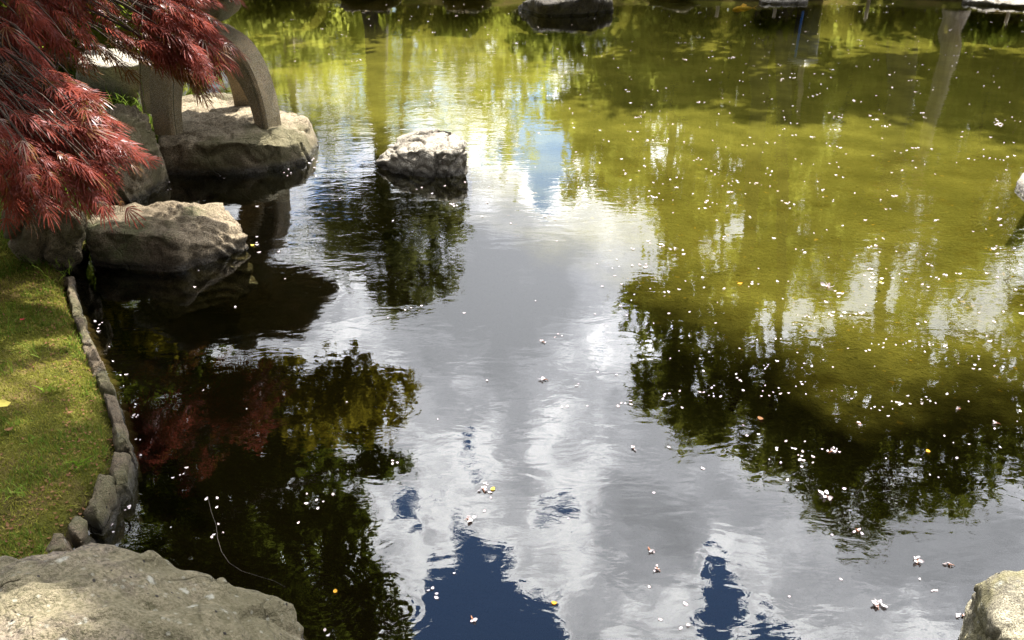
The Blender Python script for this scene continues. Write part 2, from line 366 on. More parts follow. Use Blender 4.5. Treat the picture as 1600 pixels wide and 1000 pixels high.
# ------------------------------------------------------------------ rocks
def rock(name, pts, material, label, seed=0, voxel=.02, amp=.03, freq=3.0, strata=(0, 0, 1), samp=.0, crack=.004, cat='rock', group=None, parent=None, ridge=.5, celld=.25):
    bm = bmesh.new(); c = sum((Vector(p) for p in pts), Vector())/len(pts); c.z = 0
    for p in pts: bm.verts.new(Vector(p)-c)
    r = bmesh.ops.convex_hull(bm, input=bm.verts)
    bmesh.ops.delete(bm, geom=[v for v in bm.verts if not v.link_faces], context='VERTS')
    me = bpy.data.meshes.new(name); bm.to_mesh(me); bm.free()
    tmp = bpy.data.objects.new('tmp', me); SC.collection.objects.link(tmp)
    md = tmp.modifiers.new('r', 'REMESH'); md.mode = 'VOXEL'; md.voxel_size = voxel
    dg = bpy.context.evaluated_depsgraph_get(); ev = tmp.evaluated_get(dg)
    m2 = bpy.data.meshes.new_from_object(ev); bpy.data.objects.remove(tmp); bpy.data.meshes.remove(me); m2.name = name
    sv = Vector(strata).normalized(); off = Vector((seed*7.13, seed*3.7, seed*1.9))
    n = len(m2.vertices); no = [v.normal.copy() for v in m2.vertices]; co = [v.co.copy() for v in m2.vertices]
    o2 = np.empty((n, 3), np.float32)
    for i in range(n):
        p = co[i]; s = p*freq+off
        d = mn.fractal(s, 1.0, 2.1, 5)*amp
        rd = 1-abs(mn.noise(s*1.3+Vector((5, 1, 2))))*2
        d += -amp*ridge*max(0, rd-.72)*3
        if samp:
            q_ = p.dot(sv)*16+mn.noise(p*4+off)*2.2
            d += samp*(abs((q_ % 1)-.5)*2-.5)*(.5+mn.noise(p*3+off))
        vd = mn.voronoi(s*.8+Vector((mn.noise(s*2), mn.noise(s*2+Vector((9, 9, 9))), 0))*.3)[0]
        e = vd[1]-vd[0]
        d -= crack*max(0, 1-e/.07)
        d += amp*celld*(mn.cell(mn.voronoi(s*.8)[1][0]*3.3)-.5)
        o2[i] = p+no[i]*d
    m2.vertices.foreach_set('co', o2.ravel()); m2.update()
    o = meshobj(name, m2, material, parent, True); o.location = c
    if parent is None: tag(o, label, cat, group)
    return o

def hullpts(base, top, zb=-.25): return [Vector((p.x, p.y, zb)) for p in base]+list(top)
# lantern plinth rock
base = [P(244, 276), P(300, 274), P(380, 272), P(440, 268), P(497, 240), P(500, 214), P(478, 182), P(360, 160), P(250, 175), P(232, 220)]
top = [P(248, 228, .19), P(300, 224, .215), P(375, 222, .22), P(440, 226, .17), P(470, 222, .15), P(494, 205, .12), P(486, 188, .2), P(465, 178, .22), P(380, 148, .23), P(330, 142, .23), P(270, 150, .24), P(250, 180, .25), P(252, 205, .24), P(420, 205, .24)]
rock('flat_rock', hullpts(base, top), M['rock_moss'], 'broad flat grey rock carrying the stone lantern at the water', 3, .017, .028, 3.0, (.7, -.2, .25), .012, .012, ridge=.9)
# island
base = [P(583, 262), P(600, 272), P(640, 282), P(690, 282), P(733, 268), P(733, 252), P(700, 236), P(622, 240)]
top = [P(588, 252, .035), P(604, 232, .115), P(622, 214, .165), P(650, 202, .205), P(685, 199, .235), P(712, 205, .235), P(730, 219, .20), P(732, 240, .125), P(702, 240, .155), P(664, 246, .125), P(640, 232, .17), P(606, 250, .075), P(690, 225, .20)]
rock('island_rock', hullpts(base, top), M['rock_pale'], 'small rock alone in the pond with a sunlit white top', 5, .009, .024, 4.5, (.5, .2, 1), .010, .010, ridge=1.3)
# tall cleft boulder left of the lantern rock
base = [P(160, 320), P(215, 318), P(252, 300), P(268, 275), P(250, 230), P(190, 215), P(155, 240)]
top = [P(168, 300, .10), P(160, 220, .42), P(172, 180, .42), P(200, 168, .42), P(225, 182, .40), P(248, 228, .28), P(258, 262, .12), P(215, 240, .30), P(180, 200, .45)]
rock('cleft_boulder', hullpts(base, top), M['rock_moss'], 'olive mossy boulder with steep grooves left of the lantern rock', 8, .014, .03, 3.0, (1, .15, .35), .055, .012)
# flat rock in front
base = [P(140, 415), P(200, 420), P(260, 430), P(310, 420), P(360, 400), P(392, 388), P(385, 360), P(350, 330), P(240, 335), P(140, 345)]
top = [P(132, 348, .20), P(150, 318, .22), P(200, 314, .22), P(300, 318, .21), P(350, 314, .17), P(372, 345, .12), P(386, 372, .05), P(330, 385, .09), P(270, 372, .18), P(205, 360, .20), P(140, 362, .19), P(280, 402, .08)]
rock('shore_rock', hullpts(base, top), M['rock'], 'low wide rock with dark undercut front jutting into the water', 11, .012, .028, 4.5, (.1, .5, 1), .022, .010)
# upright boulder under the maple
base = [P(30, 420, .02), P(95, 428, 0), P(128, 415, 0), P(140, 385, 0), P(60, 380, 0), P(5, 395, .05)]
top = [P(12, 345, .32), P(30, 310, .42), P(70, 300, .45), P(110, 312, .42), P(130, 330, .36), P(128, 345, .33), P(60, 322, .42), P(18, 370, .25)]
rock('upright_boulder', hullpts(base, top, -.1), M['rock_moss'], 'craggy upright brown boulder under the red maple by the lawn', 14, .013, .045, 4.5, (1, .4, .1), .014, .012, ridge=1.4)
# dark block behind
base = [P(118, 150, .1), P(215, 158, .1), P(232, 130, .1), P(125, 118, .1)]
top = [P(120, 98, .46), P(165, 103, .46), P(222, 100, .46), P(228, 84, .46), P(180, 74, .48), P(130, 82, .47)]
rock('square_boulder', hullpts(base, top, .02), M['rock_pale'], 'square dark-sided boulder with a bright top behind the maple twigs', 17, .022, .03, 3, (0, 0, 1), .006)
base = [P(60, 110, .1), P(112, 112, .1), P(118, 90, .1), P(70, 85, .1)]; top = [P(66, 80, .3), P(112, 84, .3), P(112, 66, .32), P(75, 62, .3)]
rock('pale_boulder', hullpts(base, top, .02), M['rock_pale'], 'small pale sunlit boulder seen through the maple, left of the square one', 19, .025, .03, 3)
# big near rock at bottom left
base = [P(-120, 900, 0), P(60, 880, 0), P(150, 880, 0), P(300, 910, 0), P(400, 955, 0), P(478, 975, 0), P(500, 1040, 0), P(480, 1250, 0), P(-250, 1250, 0)]
top = [P(-100, 880, .28), P(0, 872, .30), P(55, 860, .31), P(130, 852, .32), P(205, 853, .32), P(245, 862, .31), P(290, 888, .28), P(345, 908, .25), P(380, 935, .18), P(435, 930, .14), P(462, 955, .10), P(484, 1010, .05),
       P(120, 905, .40), P(40, 925, .43), P(-60, 960, .45), P(330, 980, .33), P(200, 960, .40), P(420, 1040, .22), P(300, 1150, .38), P(-100, 1150, .48), P(-200, 960, .4)]
rock('foreground_rock', hullpts(base, top, -.2), M['rock_near'], 'large pale brown rock with white lichen spots in the bottom left corner', 23, .009, .034, 4.2, (.25, .5, .8), .022, .001, ridge=.6, celld=.12)
# near right
base = [P(1508, 1000), P(1506, 960), P(1530, 930), P(1600, 920), P(1700, 960), P(1700, 1200), P(1500, 1150)]
top = [P(1512, 955, .06), P(1524, 915, .20), P(1545, 900, .26), P(1580, 888, .30), P(1640, 882, .32), P(1740, 930, .32), P(1700, 1100, .34), P(1560, 980, .30), P(1520, 1000, .14), P(1530, 1100, .14)]
rock('lichen_rock', hullpts(base, top, -.2), M['rock_lichen'], 'yellow-grey lichened rock in the bottom right corner', 27, .008, .018, 5.0, (.4, .2, 1), .006, .01)
# right edge
base = [P(1640, 290), P(1700, 290)]
top = [P(1580, 296, -.02), P(1600, 314, -.02), P(1680, 322, -.02), P(1720, 285, -.02), P(1640, 256, -.02), P(1586, 284, .03), P(1598, 264, .09), P(1640, 250, .12), P(1700, 255, .12), P(1610, 298, .05), P(1660, 300, .1)]
rock('edge_rock', hullpts(base, top), M['rock_pale'], 'sunlit pale rock cut by the right edge of the picture', 29, .02, .02, 4)
# far bank rocks (dark one that pokes into the top of the picture, others behind it)
FARR = [([(800, 14), (850, 24), (900, 24), (955, 16), (970, 4), (800, 0)], [(808, 6, .08), (832, -2, .20), (872, 0, .16), (925, -6, .26), (958, 6, .10), (905, 10, .10), (850, 8, .16)], 'dark wet rock with a white flank at the far bank', 'rock_dark'),
        ([(1185, 6), (1262, 6), (1270, -5), (1180, -5)], [(1190, 1, .05), (1262, 1, .05), (1266, -6, .07), (1185, -6, .07)], 'flat bright stone at the far waterline beside the stakes', 'rock_pale'),
        ([(1500, 4), (1560, 8), (1610, 12), (1640, 0), (1500, -6)], [(1505, -1, .06), (1560, 2, .07), (1605, 5, .08), (1635, -5, .1), (1510, -8, .08)], 'long bright flat stone at the top right waterline', 'rock_pale'),
        ([(520, -13), (600, -10), (640, -14), (600, -24), (520, -24)], [(530, -18, .15), (600, -18, .17), (625, -20, .15), (570, -24, .2)], 'brown rock on the far bank above the trunk reflections', 'rock_moss'),
        ([(680, -14), (760, -10), (790, -16), (750, -26), (680, -24)], [(690, -18, .16), (750, -18, .18), (770, -22, .17), (720, -26, .2)], 'dark rock on the far bank left of the wet one', 'rock_moss'),
        ([(1000, -14), (1080, -12), (1130, -16), (1100, -26), (1000, -24)], [(1010, -17, .12), (1080, -17, .14), (1110, -20, .14), (1060, -24, .2)], 'low brown rock on the far bank right of the wet one', 'rock_moss')]
for k, (b_, t_, lab, mm) in enumerate(FARR):
    rock('bank_rock', hullpts([P(*v) for v in b_], [P(*v) for v in t_]), M[mm], lab, 31+k, .04, .07, 3)
# kerb stones along the lawn: four corners in px (seen top), height
KERB = [([(101, 425), (112, 422), (128, 486), (112, 490)], 'long pale kerb stone at the far end of the lawn edge'),
        ([(113, 491), (129, 487), (148, 540), (128, 546)], 'second kerb stone from the far end of the lawn edge'),
        ([(130, 547), (149, 541), (164, 574), (146, 582)], 'short kerb stone beside the sunny moss, third from the far end'),
        ([(146, 584), (165, 576), (178, 606), (156, 612)], 'rounded kerb stone where the lawn edge begins to bend'),
        ([(158, 614), (180, 608), (197, 655), (174, 662)], 'long mottled kerb stone on the outer bend of the lawn'),
        ([(175, 664), (198, 657), (204, 700), (182, 702)], 'kerb stone with dark blotches at the widest point of the bend'),
        ([(176, 704), (204, 702), (200, 742), (178, 758), (168, 728)], 'brown wedge-shaped kerb stone just below the bend'),
        ([(158, 742), (177, 740), (180, 768), (146, 806), (128, 790)], 'largest kerb stone, tan and long, on the lower curve'),
        ([(118, 798), (142, 812), (124, 848), (104, 830)], 'dark squarish kerb stone next to the foreground rock'),
        ([(82, 832), (104, 834), (114, 850), (100, 866), (62, 868)], 'pointed kerb stone touching the foreground rock')]
for k, (c_, lab) in enumerate(KERB):
    cx = sum(a for a, b in c_)/len(c_); cy = sum(b for a, b in c_)/len(c_)
    cc = P(cx, cy, .085)
    pts = []
    for a, b in c_:
        v = P(a, b, .085); zt_ = random.uniform(-.012, .014); pts += [cc+(v-cc)*.93+Vector((random.uniform(-.006, .006), random.uniform(-.006, .006), -.016+zt_)), cc+(v-cc)*.72+Vector((0, 0, .010+zt_)), cc+(v-cc)*1.0+Vector((.012, 0, -.22))]
    rock('kerb_stone', pts, M['kerb'], lab, 50+k, .0065, .009, 9, (1, .3, .2), .003, .004, cat='kerb stone', group='stones edging the lawn', ridge=.8)

# ------------------------------------------------------------------ stone lantern
ZB = .235
A, B, Cc = P(262, 206, ZB), P(421, 194, ZB), P(387, 160, ZB)
ctr = (A+Cc)/2; ctr.z = ZB
ang = math.atan2(B.y-ctr.y, B.x-ctr.x); RL = (B-ctr).length
RL = max(RL, (A-ctr).length*.98)
lan = empty('stone_lantern', ctr); tag(lan, 'granite snow-viewing lantern on four arched legs beside the red maple', 'stone lantern')
LH = .63; HW = .082
for k, ref in enumerate((A, B, Cc, ctr*2-B)):
    a = math.atan2(ref.y-ctr.y, ref.x-ctr.x); rl = (Vector((ref.x, ref.y))-Vector((ctr.x, ctr.y))).length
    bm = bmesh.new(); N = 16; rings = []
    for i in range(N+1):
        th = math.pi/2*i/N*.93
        ro = .03+(rl+.045-.03)*math.cos(th)**.62; zo = LH*math.sin(th)**.95/math.sin(math.pi/2*.93)**.95
        ri = (rl-.07)*math.cos(th)**.72; zi = (LH-.17)*math.sin(th)**1.0
        ri = min(ri, ro-.02)
        wd = HW*(1.0+.25*(i/N))
        e = .014
        prof = [(ro, -wd+e), (ro-e, -wd), (ri+e, -wd), (ri, -wd+e), (ri, wd-e), (ri+e, wd), (ro-e, wd), (ro, wd-e)]
        ring = []
        for (r_, y_) in prof:
            f = (r_-ri)/max(1e-6, ro-ri); z_ = zi+(zo-zi)*f
            ring.append(bm.verts.new((r_*math.cos(a)-y_*math.sin(a), r_*math.sin(a)+y_*math.cos(a), z_-.015)))
        rings.append(ring)
    for i in range(N):
        for j in range(8): bm.faces.new((rings[i][j], rings[i][(j+1) % 8], rings[i+1][(j+1) % 8], rings[i+1][j]))
    bm.faces.new(rings[0]); bm.faces.new(rings[-1][::-1])
    bmesh.ops.recalc_face_normals(bm, faces=bm.faces)
    # carved border line on both flat faces
    me = bpy.data.meshes.new('leg'); bm.to_mesh(me); bm.free()
    lg = meshobj('leg', me, M['granite'], lan)
    for p_ in me.polygons: p_.use_smooth = False
    tb = Tubes(5)
    for s in (-1, 1):
        pts = []
        for i in range(N):
            th = math.pi/2*i/N*.93
            ro = .03+(rl+.045-.03)*math.cos(th)**.62-.032; zo = LH*math.sin(th)**.95-.02*math.sin(th)
            wd = HW*(1.0+.25*(i/N))+.0006
            pts.append((ro*math.cos(a)-s*wd*math.sin(a), ro*math.sin(a)+s*wd*math.cos(a), zo-.01))
        tb.add(pts, [.0035]*len(pts))
    tb.build('carved_border', M['granite_dark'], lg)
def hexlathe(name, prof, material, parent, n=6, rot=0.0, lift=None, smooth=False):
    """prof: (radius, z) pairs; n-sided turned block with bevelled corners"""
    V = []; Fc = []; m_ = n*4
    for (r_, z_) in prof:
        for k in range(m_):
            f = (k % 4)/4; a0 = 2*math.pi*(k//4)/n; a1 = 2*math.pi*(k//4+1)/n
            f2 = (0, .07, .5, .93)[k % 4]
            x = (1-f2)*math.cos(a0)+f2*math.cos(a1); y = (1-f2)*math.sin(a0)+f2*math.sin(a1)
            if k % 4 == 0: x *= .985; y *= .985
            zc = z_+(lift(r_)*(1 if k % 4 == 0 else .8 if k % 4 != 2 else 0) if lift else 0)
            xr, yr = x*math.cos(rot)-y*math.sin(rot), x*math.sin(rot)+y*math.cos(rot)
            V.append((r_*xr, r_*yr, zc))
    for i in range(len(prof)-1):
        for k in range(m_): Fc.append((i*m_+k, i*m_+(k+1) % m_, (i+1)*m_+(k+1) % m_, (i+1)*m_+k))
    return meshobj(name, from_np(name, V, Fc), material, parent, smooth)
rot = R_(20)
hexlathe('hub', [(0, LH-.20), (.10, LH-.19), (.16, LH-.08), (.17, LH-.005), (0, LH-.002)], M['granite_dark'], lan, 6, rot, smooth=True)
hexlathe('platform', [(0, LH), (.14, LH), (.22, LH+.02), (.295, LH+.07), (.315, LH+.10), (.315, LH+.155), (.30, LH+.165), (0, LH+.166)], M['granite_dark'], lan, 6, rot)
fb = empty('fire_box', (0, 0, 0)); fb.parent = lan
zb, zt = LH+.167, LH+.36
for k in range(6):
    a = rot+math.pi*2*k/6; tb = Tubes(4); tb.add([(.185*math.cos(a), .185*math.sin(a), zb), (.185*math.cos(a), .185*math.sin(a), zt)], [.035, .035]); tb.build('corner_post', M['granite'], fb)
hexlathe('sill', [(.12, zb), (.2, zb), (.2, zb+.04), (.12, zb+.04), (.12, zb)], M['granite'], fb, 6, rot)
hexlathe('lintel', [(.12, zt-.035), (.2, zt-.035), (.2, zt+.001), (0, zt+.001)], M['granite'], fb, 6, rot)
hexlathe('roof', [(0, LH+.335), (.2, LH+.362), (.55, LH+.325), (.76, LH+.29), (.79, LH+.30), (.79, LH+.36), (.74, LH+.375), (.5, LH+.46), (.28, LH+.56), (.13, LH+.63), (0, LH+.64)], M['granite_dark'], lan, 6, rot, lift=lambda r: .05*max(0, r-.4)/.4)
hexlathe('finial', [(.07, LH+.62), (.12, LH+.65), (.13, LH+.68), (.08, LH+.70), (.10, LH+.73), (.09, LH+.77), (.03, LH+.82), (0, LH+.84)], M['granite_dark'], lan, 10, rot, smooth=True)

# ------------------------------------------------------------------ leaves in bulk
def leaf_quads(C, size, elong=1.6, down=0.0):
    """one pointed quad per centre, random orientation"""
    n = len(C); u = rng.normal(size=(n, 3)); u[:, 2] -= down; u /= np.linalg.norm(u, axis=1)[:, None]
    v = rng.normal(size=(n, 3)); v -= (v*u).sum(1)[:, None]*u; v /= np.linalg.norm(v, axis=1)[:, None]
    s = size*(.6+.8*rng.random((n, 1)))
    V = np.stack([C-u*s*elong*.5, C+v*s*.42, C+u*s*elong*.5, C-v*s*.42], 1).reshape(-1, 3)
    return V, np.arange(n*4).reshape(n, 4)
# sunflecks: leaves cut out of the crowns so the sun reaches these spots of the bank (px, px, half sizes px, height)
GAPS = [(55, 450, 66, 30, .12), (30, 520, 60, 26, .12), (98, 512, 42, 24, .12), (100, 575, 50, 24, .12), (28, 605, 48, 22, .12), (120, 640, 26, 12, .12), (138, 606, 18, 12, .12), (20, 660, 34, 10, .12),
        (40, 945, 120, 60, .42), (165, 895, 60, 16, .36), (-40, 1000, 110, 50, .46), (110, 985, 50, 30, .44), (62, 330, 30, 18, .42), (185, 322, 45, 9, .2), (330, 340, 30, 8, .15)]
GW = []
for (a_, b_, ra, rb, z_) in GAPS:
    c_ = P(a_, b_, z_); GW.append((c_.x, c_.y, z_, abs(P(a_+ra, b_, z_).x-c_.x), abs(P(a_, b_-rb, z_).y-P(a_, b_+rb, z_).y)/2))
def in_gap(C):
    C = np.atleast_2d(np.asarray(C, dtype=float)); m = np.zeros(len(C), bool)
    for (x, y, z, rx, ry) in GW:
        k = (C[:, 2]-z)/sun_dir.z; X_ = C[:, 0]-sun_dir.x*k; Y_ = C[:, 1]-sun_dir.y*k
        m |= (((X_-x)/(rx+.02))**2+((Y_-y)/(ry+.02))**2+.22*np.sin(X_*31+Y_*17) < 1) & (k > .15)
    return m
def foliage(name, blobs, size, material, parent=None, down=0.0, clump=.13, per=18, elong=1.6):
    Cs = []
    for (c, r, n) in blobs:
        k = max(3, n//per); d = rng.normal(size=(k, 3)); d /= np.linalg.norm(d, axis=1)[:, None]
        cc = np.array(c)+d*np.array(r)*(.35+.65*rng.random((k, 1))**.6)
        pts = np.repeat(cc, per, 0)+rng.normal(size=(k*per, 3))*np.array(r)*clump*rng.uniform(.6, 1.5, (k, 1)).repeat(per, 0)
        Cs.append(pts)
    C_ = np.concatenate(Cs)
    if parent is not None and parent.location.y < 12: C_ = C_[~in_gap(C_+np.array(parent.location))]
    V, Fq = leaf_quads(C_, size, elong, down)
    return meshobj(name, from_np(name, V, Fq), material, parent)
def pb(px, py, rx, ry, n, D):          # blob from its place in the mirror image
    c = RF(px, py, D); L = (c-Vector((0, 0, -H))).length; el = math.asin((c.z+H)/L)
    return (tuple(c), (rx*L/F, max(.5, (rx+ry)/2*L/F*.8), ry*L/F/math.cos(el)), n)
def sh(px, py, z, D, r, n):            # foliage added at depth D so that its shadow falls on that place
    T = P(px, py, z); c = T+sun_dir*((D-T.y)/sun_dir.y); return ('raw', tuple(c), (r*1.1, r, r*.8), n)
def tree(name, trunk, tr_r, blobs, D, leafsize, material, label, cat='tree', group=None, bk='bark', down=0.0, clump=.16, limbs=True, elong=1.6, z0=None):
    """trunk: px points in the mirror image from foot to tip"""
    pts = [RF(a, b, D) for a, b in trunk]
    g = gz(pts[0].x, D); foot = Vector((pts[0].x, D, (g if z0 is None else z0)-.05))
    pts = [foot]+[p for p in pts if p.z > foot.z+.2]
    root = empty(name, foot); tag(root, label, cat, group)
    tb = Tubes(9); n = len(pts)
    fin = []                       # densify with gentle wobble
    for i in range(n-1):
        for j in range(4):
            p = pts[i].lerp(pts[i+1], j/4); fin.append(p-foot+Vector((random.uniform(-1, 1), random.uniform(-1, 1), 0))*tr_r*.25*(i+j > 0))
    fin.append(pts[-1]-foot); m_ = len(fin)
    tb.add(fin, [tr_r*(1.25 if i == 0 else 1-.8*i/(m_-1)) for i in range(m_)])
    tb.build('trunk', M[bk], root)
    bl = [b[1:] if b[0] == 'raw' else pb(*b, D+random.uniform(-.8, .8)*(D > 6)) for b in blobs]
    bl = [(tuple(Vector(c)-foot), r, k) for c, r, k in bl]
    if limbs:
        for c, r, k in bl:
            lb = Tubes(5)
            cands = [f for f in fin if f.z < c[2]+.2] or fin[:2]
            s = min(cands, key=lambda f: (f-Vector(c)).length+abs(f.z-(c[2]-1.0))*.4)
            path = bent(s, c, -.08*(Vector(c)-s).length, 6, .06)
            if D < 12 and in_gap([tuple(v+foot) for v in path]).sum() > 1: continue
            lb.add(path, [tr_r*.32, tr_r*.26, tr_r*.2, tr_r*.14, tr_r*.1, tr_r*.05])
            for q_ in range(5):
                e = Vector(c)+Vector((random.uniform(-1, 1)*r[0], random.uniform(-1, 1)*r[1], random.uniform(-1, 1)*r[2]))*.85
                tp_ = bent(path[3], e, .05, 5, .05)
                if D < 12 and in_gap([tuple(v+foot) for v in tp_]).any(): continue
                lb.add(tp_, [tr_r*.12, tr_r*.09, tr_r*.07, tr_r*.05, tr_r*.02])
            lb.build('limb', M[bk], root)
    foliage('crown', bl, leafsize, material, root, down, clump, elong=elong)
    return root

tree('broadleaf_tree', [(1420, -10), (1400, 200), (1385, 400), (1370, 640)], .30,
     [(1345, 775, 75, 70, 924), (1270, 705, 85, 75, 924), (1425, 715, 100, 75, 1092), (1525, 690, 80, 80, 924), (1245, 620, 60, 80, 630), (1400, 600, 140, 70, 1092),
      (1570, 590, 100, 70, 924), (1330, 540, 100, 45, 546), (1340, 650, 120, 80, 1092), (1470, 620, 110, 80, 1008), (1640, 660, 70, 90, 630)],
     17, .17, M['leaf_mid'], 'tall dark broadleaf tree across the pond, mirrored darkest at lower right')
tree('leaning_tree', [(1500, -10), (1478, 90), (1452, 200), (1428, 300), (1405, 400)], .19,
     [(1440, 330, 60, 40, 260), (1380, 390, 60, 40, 300), (1470, 420, 50, 40, 260), (1340, 330, 40, 30, 160)], 15.1, .12, M['leaf_lime'], 'bare-stemmed tree with a pale leaning trunk mirrored near the right edge', bk='bark_pale', clump=.22)
tree('bare_tree', [(1262, -8), (1256, 60), (1250, 140), (1244, 230)], .09, [(1236, 250, 40, 30, 160), (1262, 210, 35, 30, 120)], 15.0, .11, M['leaf_lime'], 'thin pale-stemmed tree beside the bin on the far bank', bk='bark_pale', clump=.22)
tree('weeping_tree', [(1195, -8), (1185, 200), (1165, 420), (1155, 560), (1145, 640)], .20,
     [(1010, 480, 45, 40, 350), (1070, 470, 70, 35, 450), (1100, 550, 70, 60, 650), (1040, 590, 42, 55, 400), (1130, 630, 45, 55, 450), (1085, 640, 40, 45, 300), (1170, 470, 60, 50, 350)],
     16.5, .15, M['leaf_lime'], 'thin-leaved tree with a crooked dark trunk mirrored left of the darkest tree', down=2.5, clump=.22, elong=2.4)
tree('leafy_tree', [(1225, -8), (1225, 300), (1215, 560), (1200, 660)], .15,
     [(1195, 590, 35, 60, 540), (1190, 670, 35, 50, 480), (1230, 660, 35, 60, 420), (1210, 720, 22, 24, 150)], 16, .13, M['leaf_lime'], 'slim bright green tree mirrored between the thin and the dark tree')
tree('cedar_tree', [(585, -5), (590, 150), (600, 300), (612, 420), (618, 470)], .22,
     [(640, 330, 80, 40, 550), (590, 385, 75, 45, 600), (665, 425, 45, 45, 450), (545, 345, 55, 45, 400), (690, 350, 35, 50, 300), (600, 465, 40, 28, 250), (640, 480, 30, 16, 100), (570, 300, 60, 30, 250), (505, 360, 50, 60, 250)],
     15.8, .13, M['leaf_grey'], 'grey-green conifer whose pointed reflection lies below the small rock', clump=.2)
tree('slender_tree', [(640, -5), (634, 90), (628, 190), (622, 260)], .11, [(600, 200, 60, 25, 200), (650, 150, 50, 30, 160), (540, 180, 50, 35, 160), (700, 80, 60, 25, 250)], 15.6, .10, M['leaf_grey'], 'slender bare-stemmed tree mirrored just right of the conifer trunk')
tree('spring_tree', [(450, -5), (455, 120), (470, 260)], .14,
     [(430, 60, 70, 40, 200), (470, 140, 60, 50, 180), (420, 200, 60, 50, 160), (500, 230, 60, 45, 200), (400, 130, 50, 60, 160), (540, 90, 40, 40, 80), (330, 130, 70, 80, 200)],
     17, .12, M['leaf_lime'], 'airy spring tree mirrored right of the stone lantern', bk='bark_pale', clump=.24)
# the row of fresh green trees on the right half of the far bank
row = [(1270, 470, 21, 'leaf_lime', 'tallest light green tree, behind the stakes'), (1450, 500, 22, 'leaf_lime', 'tall light green tree behind the pale leaning trunk'), (1580, 500, 22, 'leaf_lime', 'tall light green tree near the right picture edge'), (960, 290, 18, 'leaf_lime', 'first light green tree right of the open sky reflection'), (1045, 430, 17, 'leaf_lime', 'light green tree mirrored second from the open sky'), (1130, 470, 19, 'leaf_lime', 'green tree mirrored above the thin-leaved one'),
       (1225, 420, 18, 'leaf_lime', 'light green tree behind the flat bright stone'), (1315, 430, 20, 'leaf_lime', 'green tree behind the stakes of the far bank'), (1395, 400, 18.5, 'leaf_lime', 'light green tree left of the pale leaning trunk'),
       (1530, 390, 20, 'leaf_lime', 'green tree right of the pale leaning trunk'), (1640, 300, 19, 'leaf_lime', 'green tree mirrored at the right picture edge')]
for k, (px, yt, D, mm, lab) in enumerate(row):
    bl = []
    for j in range(20):
        yy = random.uniform(70, yt); ww = 28+50*math.sin(math.pi*min(1, (yy-40)/(yt-10)))
        bl.append((px+random.uniform(-1, 1)*ww, yy, random.uniform(26, 46), random.uniform(22, 48), int(random.randint(180, 360)*(1.6 if D > 20.5 else 1))))
    tree('garden_tree', [(px+20, -8), (px+14, 120), (px, yt*.6), (px-5, yt*.95)], random.uniform(.12, .2), bl, D, .13, M[mm], lab, group='fresh green trees on the far bank', bk=random.choice(['bark_pale', 'bark']), clump=.22, down=.8)
# shrubs along the far bank
shr = [(400, 35, 15.6, 'leaf_lime', 'bright green'), (480, 25, 15.5, 'leaf_lime', 'lime green'), (660, 30, 15.6, 'leaf_mid', 'olive green'), (740, 40, 15.6, 'leaf_mid', 'mid green'), (810, 70, 16.5, 'leaf_mid', 'tall mid green'),
       (880, 65, 16.2, 'leaf_mid', 'rounded mid green'), (960, 60, 16, 'leaf_lime', 'yellow-green'), (1040, 75, 16.4, 'leaf_lime', 'tall yellow-green'), (1110, 55, 16, 'leaf_mid', 'low mid green'), (1215, 60, 16.2, 'leaf_mid', 'broad mid green'),
       (1330, 70, 16.5, 'leaf_lime', 'broad yellow-green'), (1410, 60, 16, 'leaf_mid', 'dense mid green'), (1520, 70, 16.3, 'leaf_dark', 'dense dark green'), (1600, 60, 16, 'leaf_mid', 'rightmost mid green')]
for k, (px, yt, D, mm, col) in enumerate(shr):
    foot = RF(px, 0, D); foot.z = gz(foot.x, D)
    root = empty('shrub', foot); tag(root, f'{col} shrub on the far bank mirrored at the top of the pond, place {px//16} along it' if False else f'{col} shrub of the far bank mirrored along the top of the pond', 'shrub', 'shrubs on the far bank')
    top_z = RF(px, yt, D).z; hh = max(.3, (top_z-foot.z)/2)
    tb = Tubes(5)
    for j in range(5): tb.add(bent((0, 0, -.05), (random.uniform(-.4, .4), random.uniform(-.3, .3), hh*1.3), .05, 4, .03), [.03, .025, .02, .01])
    tb.build('stems', M['bark'], root)
    foliage('leaves', [((random.uniform(-.35, .35), random.uniform(-.2, .2), hh*random.uniform(.8, 1.1)), (.5, .45, hh*.8), 700) for j in range(2)], .08, M[mm], root, clump=.25)
# a belt of woodland behind everything
bl = []
for k in range(26):
    x = -34+k*2.7+random.uniform(-1, 1); y = 34+random.uniform(-2, 3); hh = random.uniform(3, 5.2)
    bl.append(((x, y, hh*.75), (2.1, 1.8, hh*.85), 1100))
wood = foliage('woodland', bl, .34, M['leaf_lime'], None, clump=.2); tag(wood, 'distant belt of green woodland beyond the garden trees', 'woodland', kind='stuff')

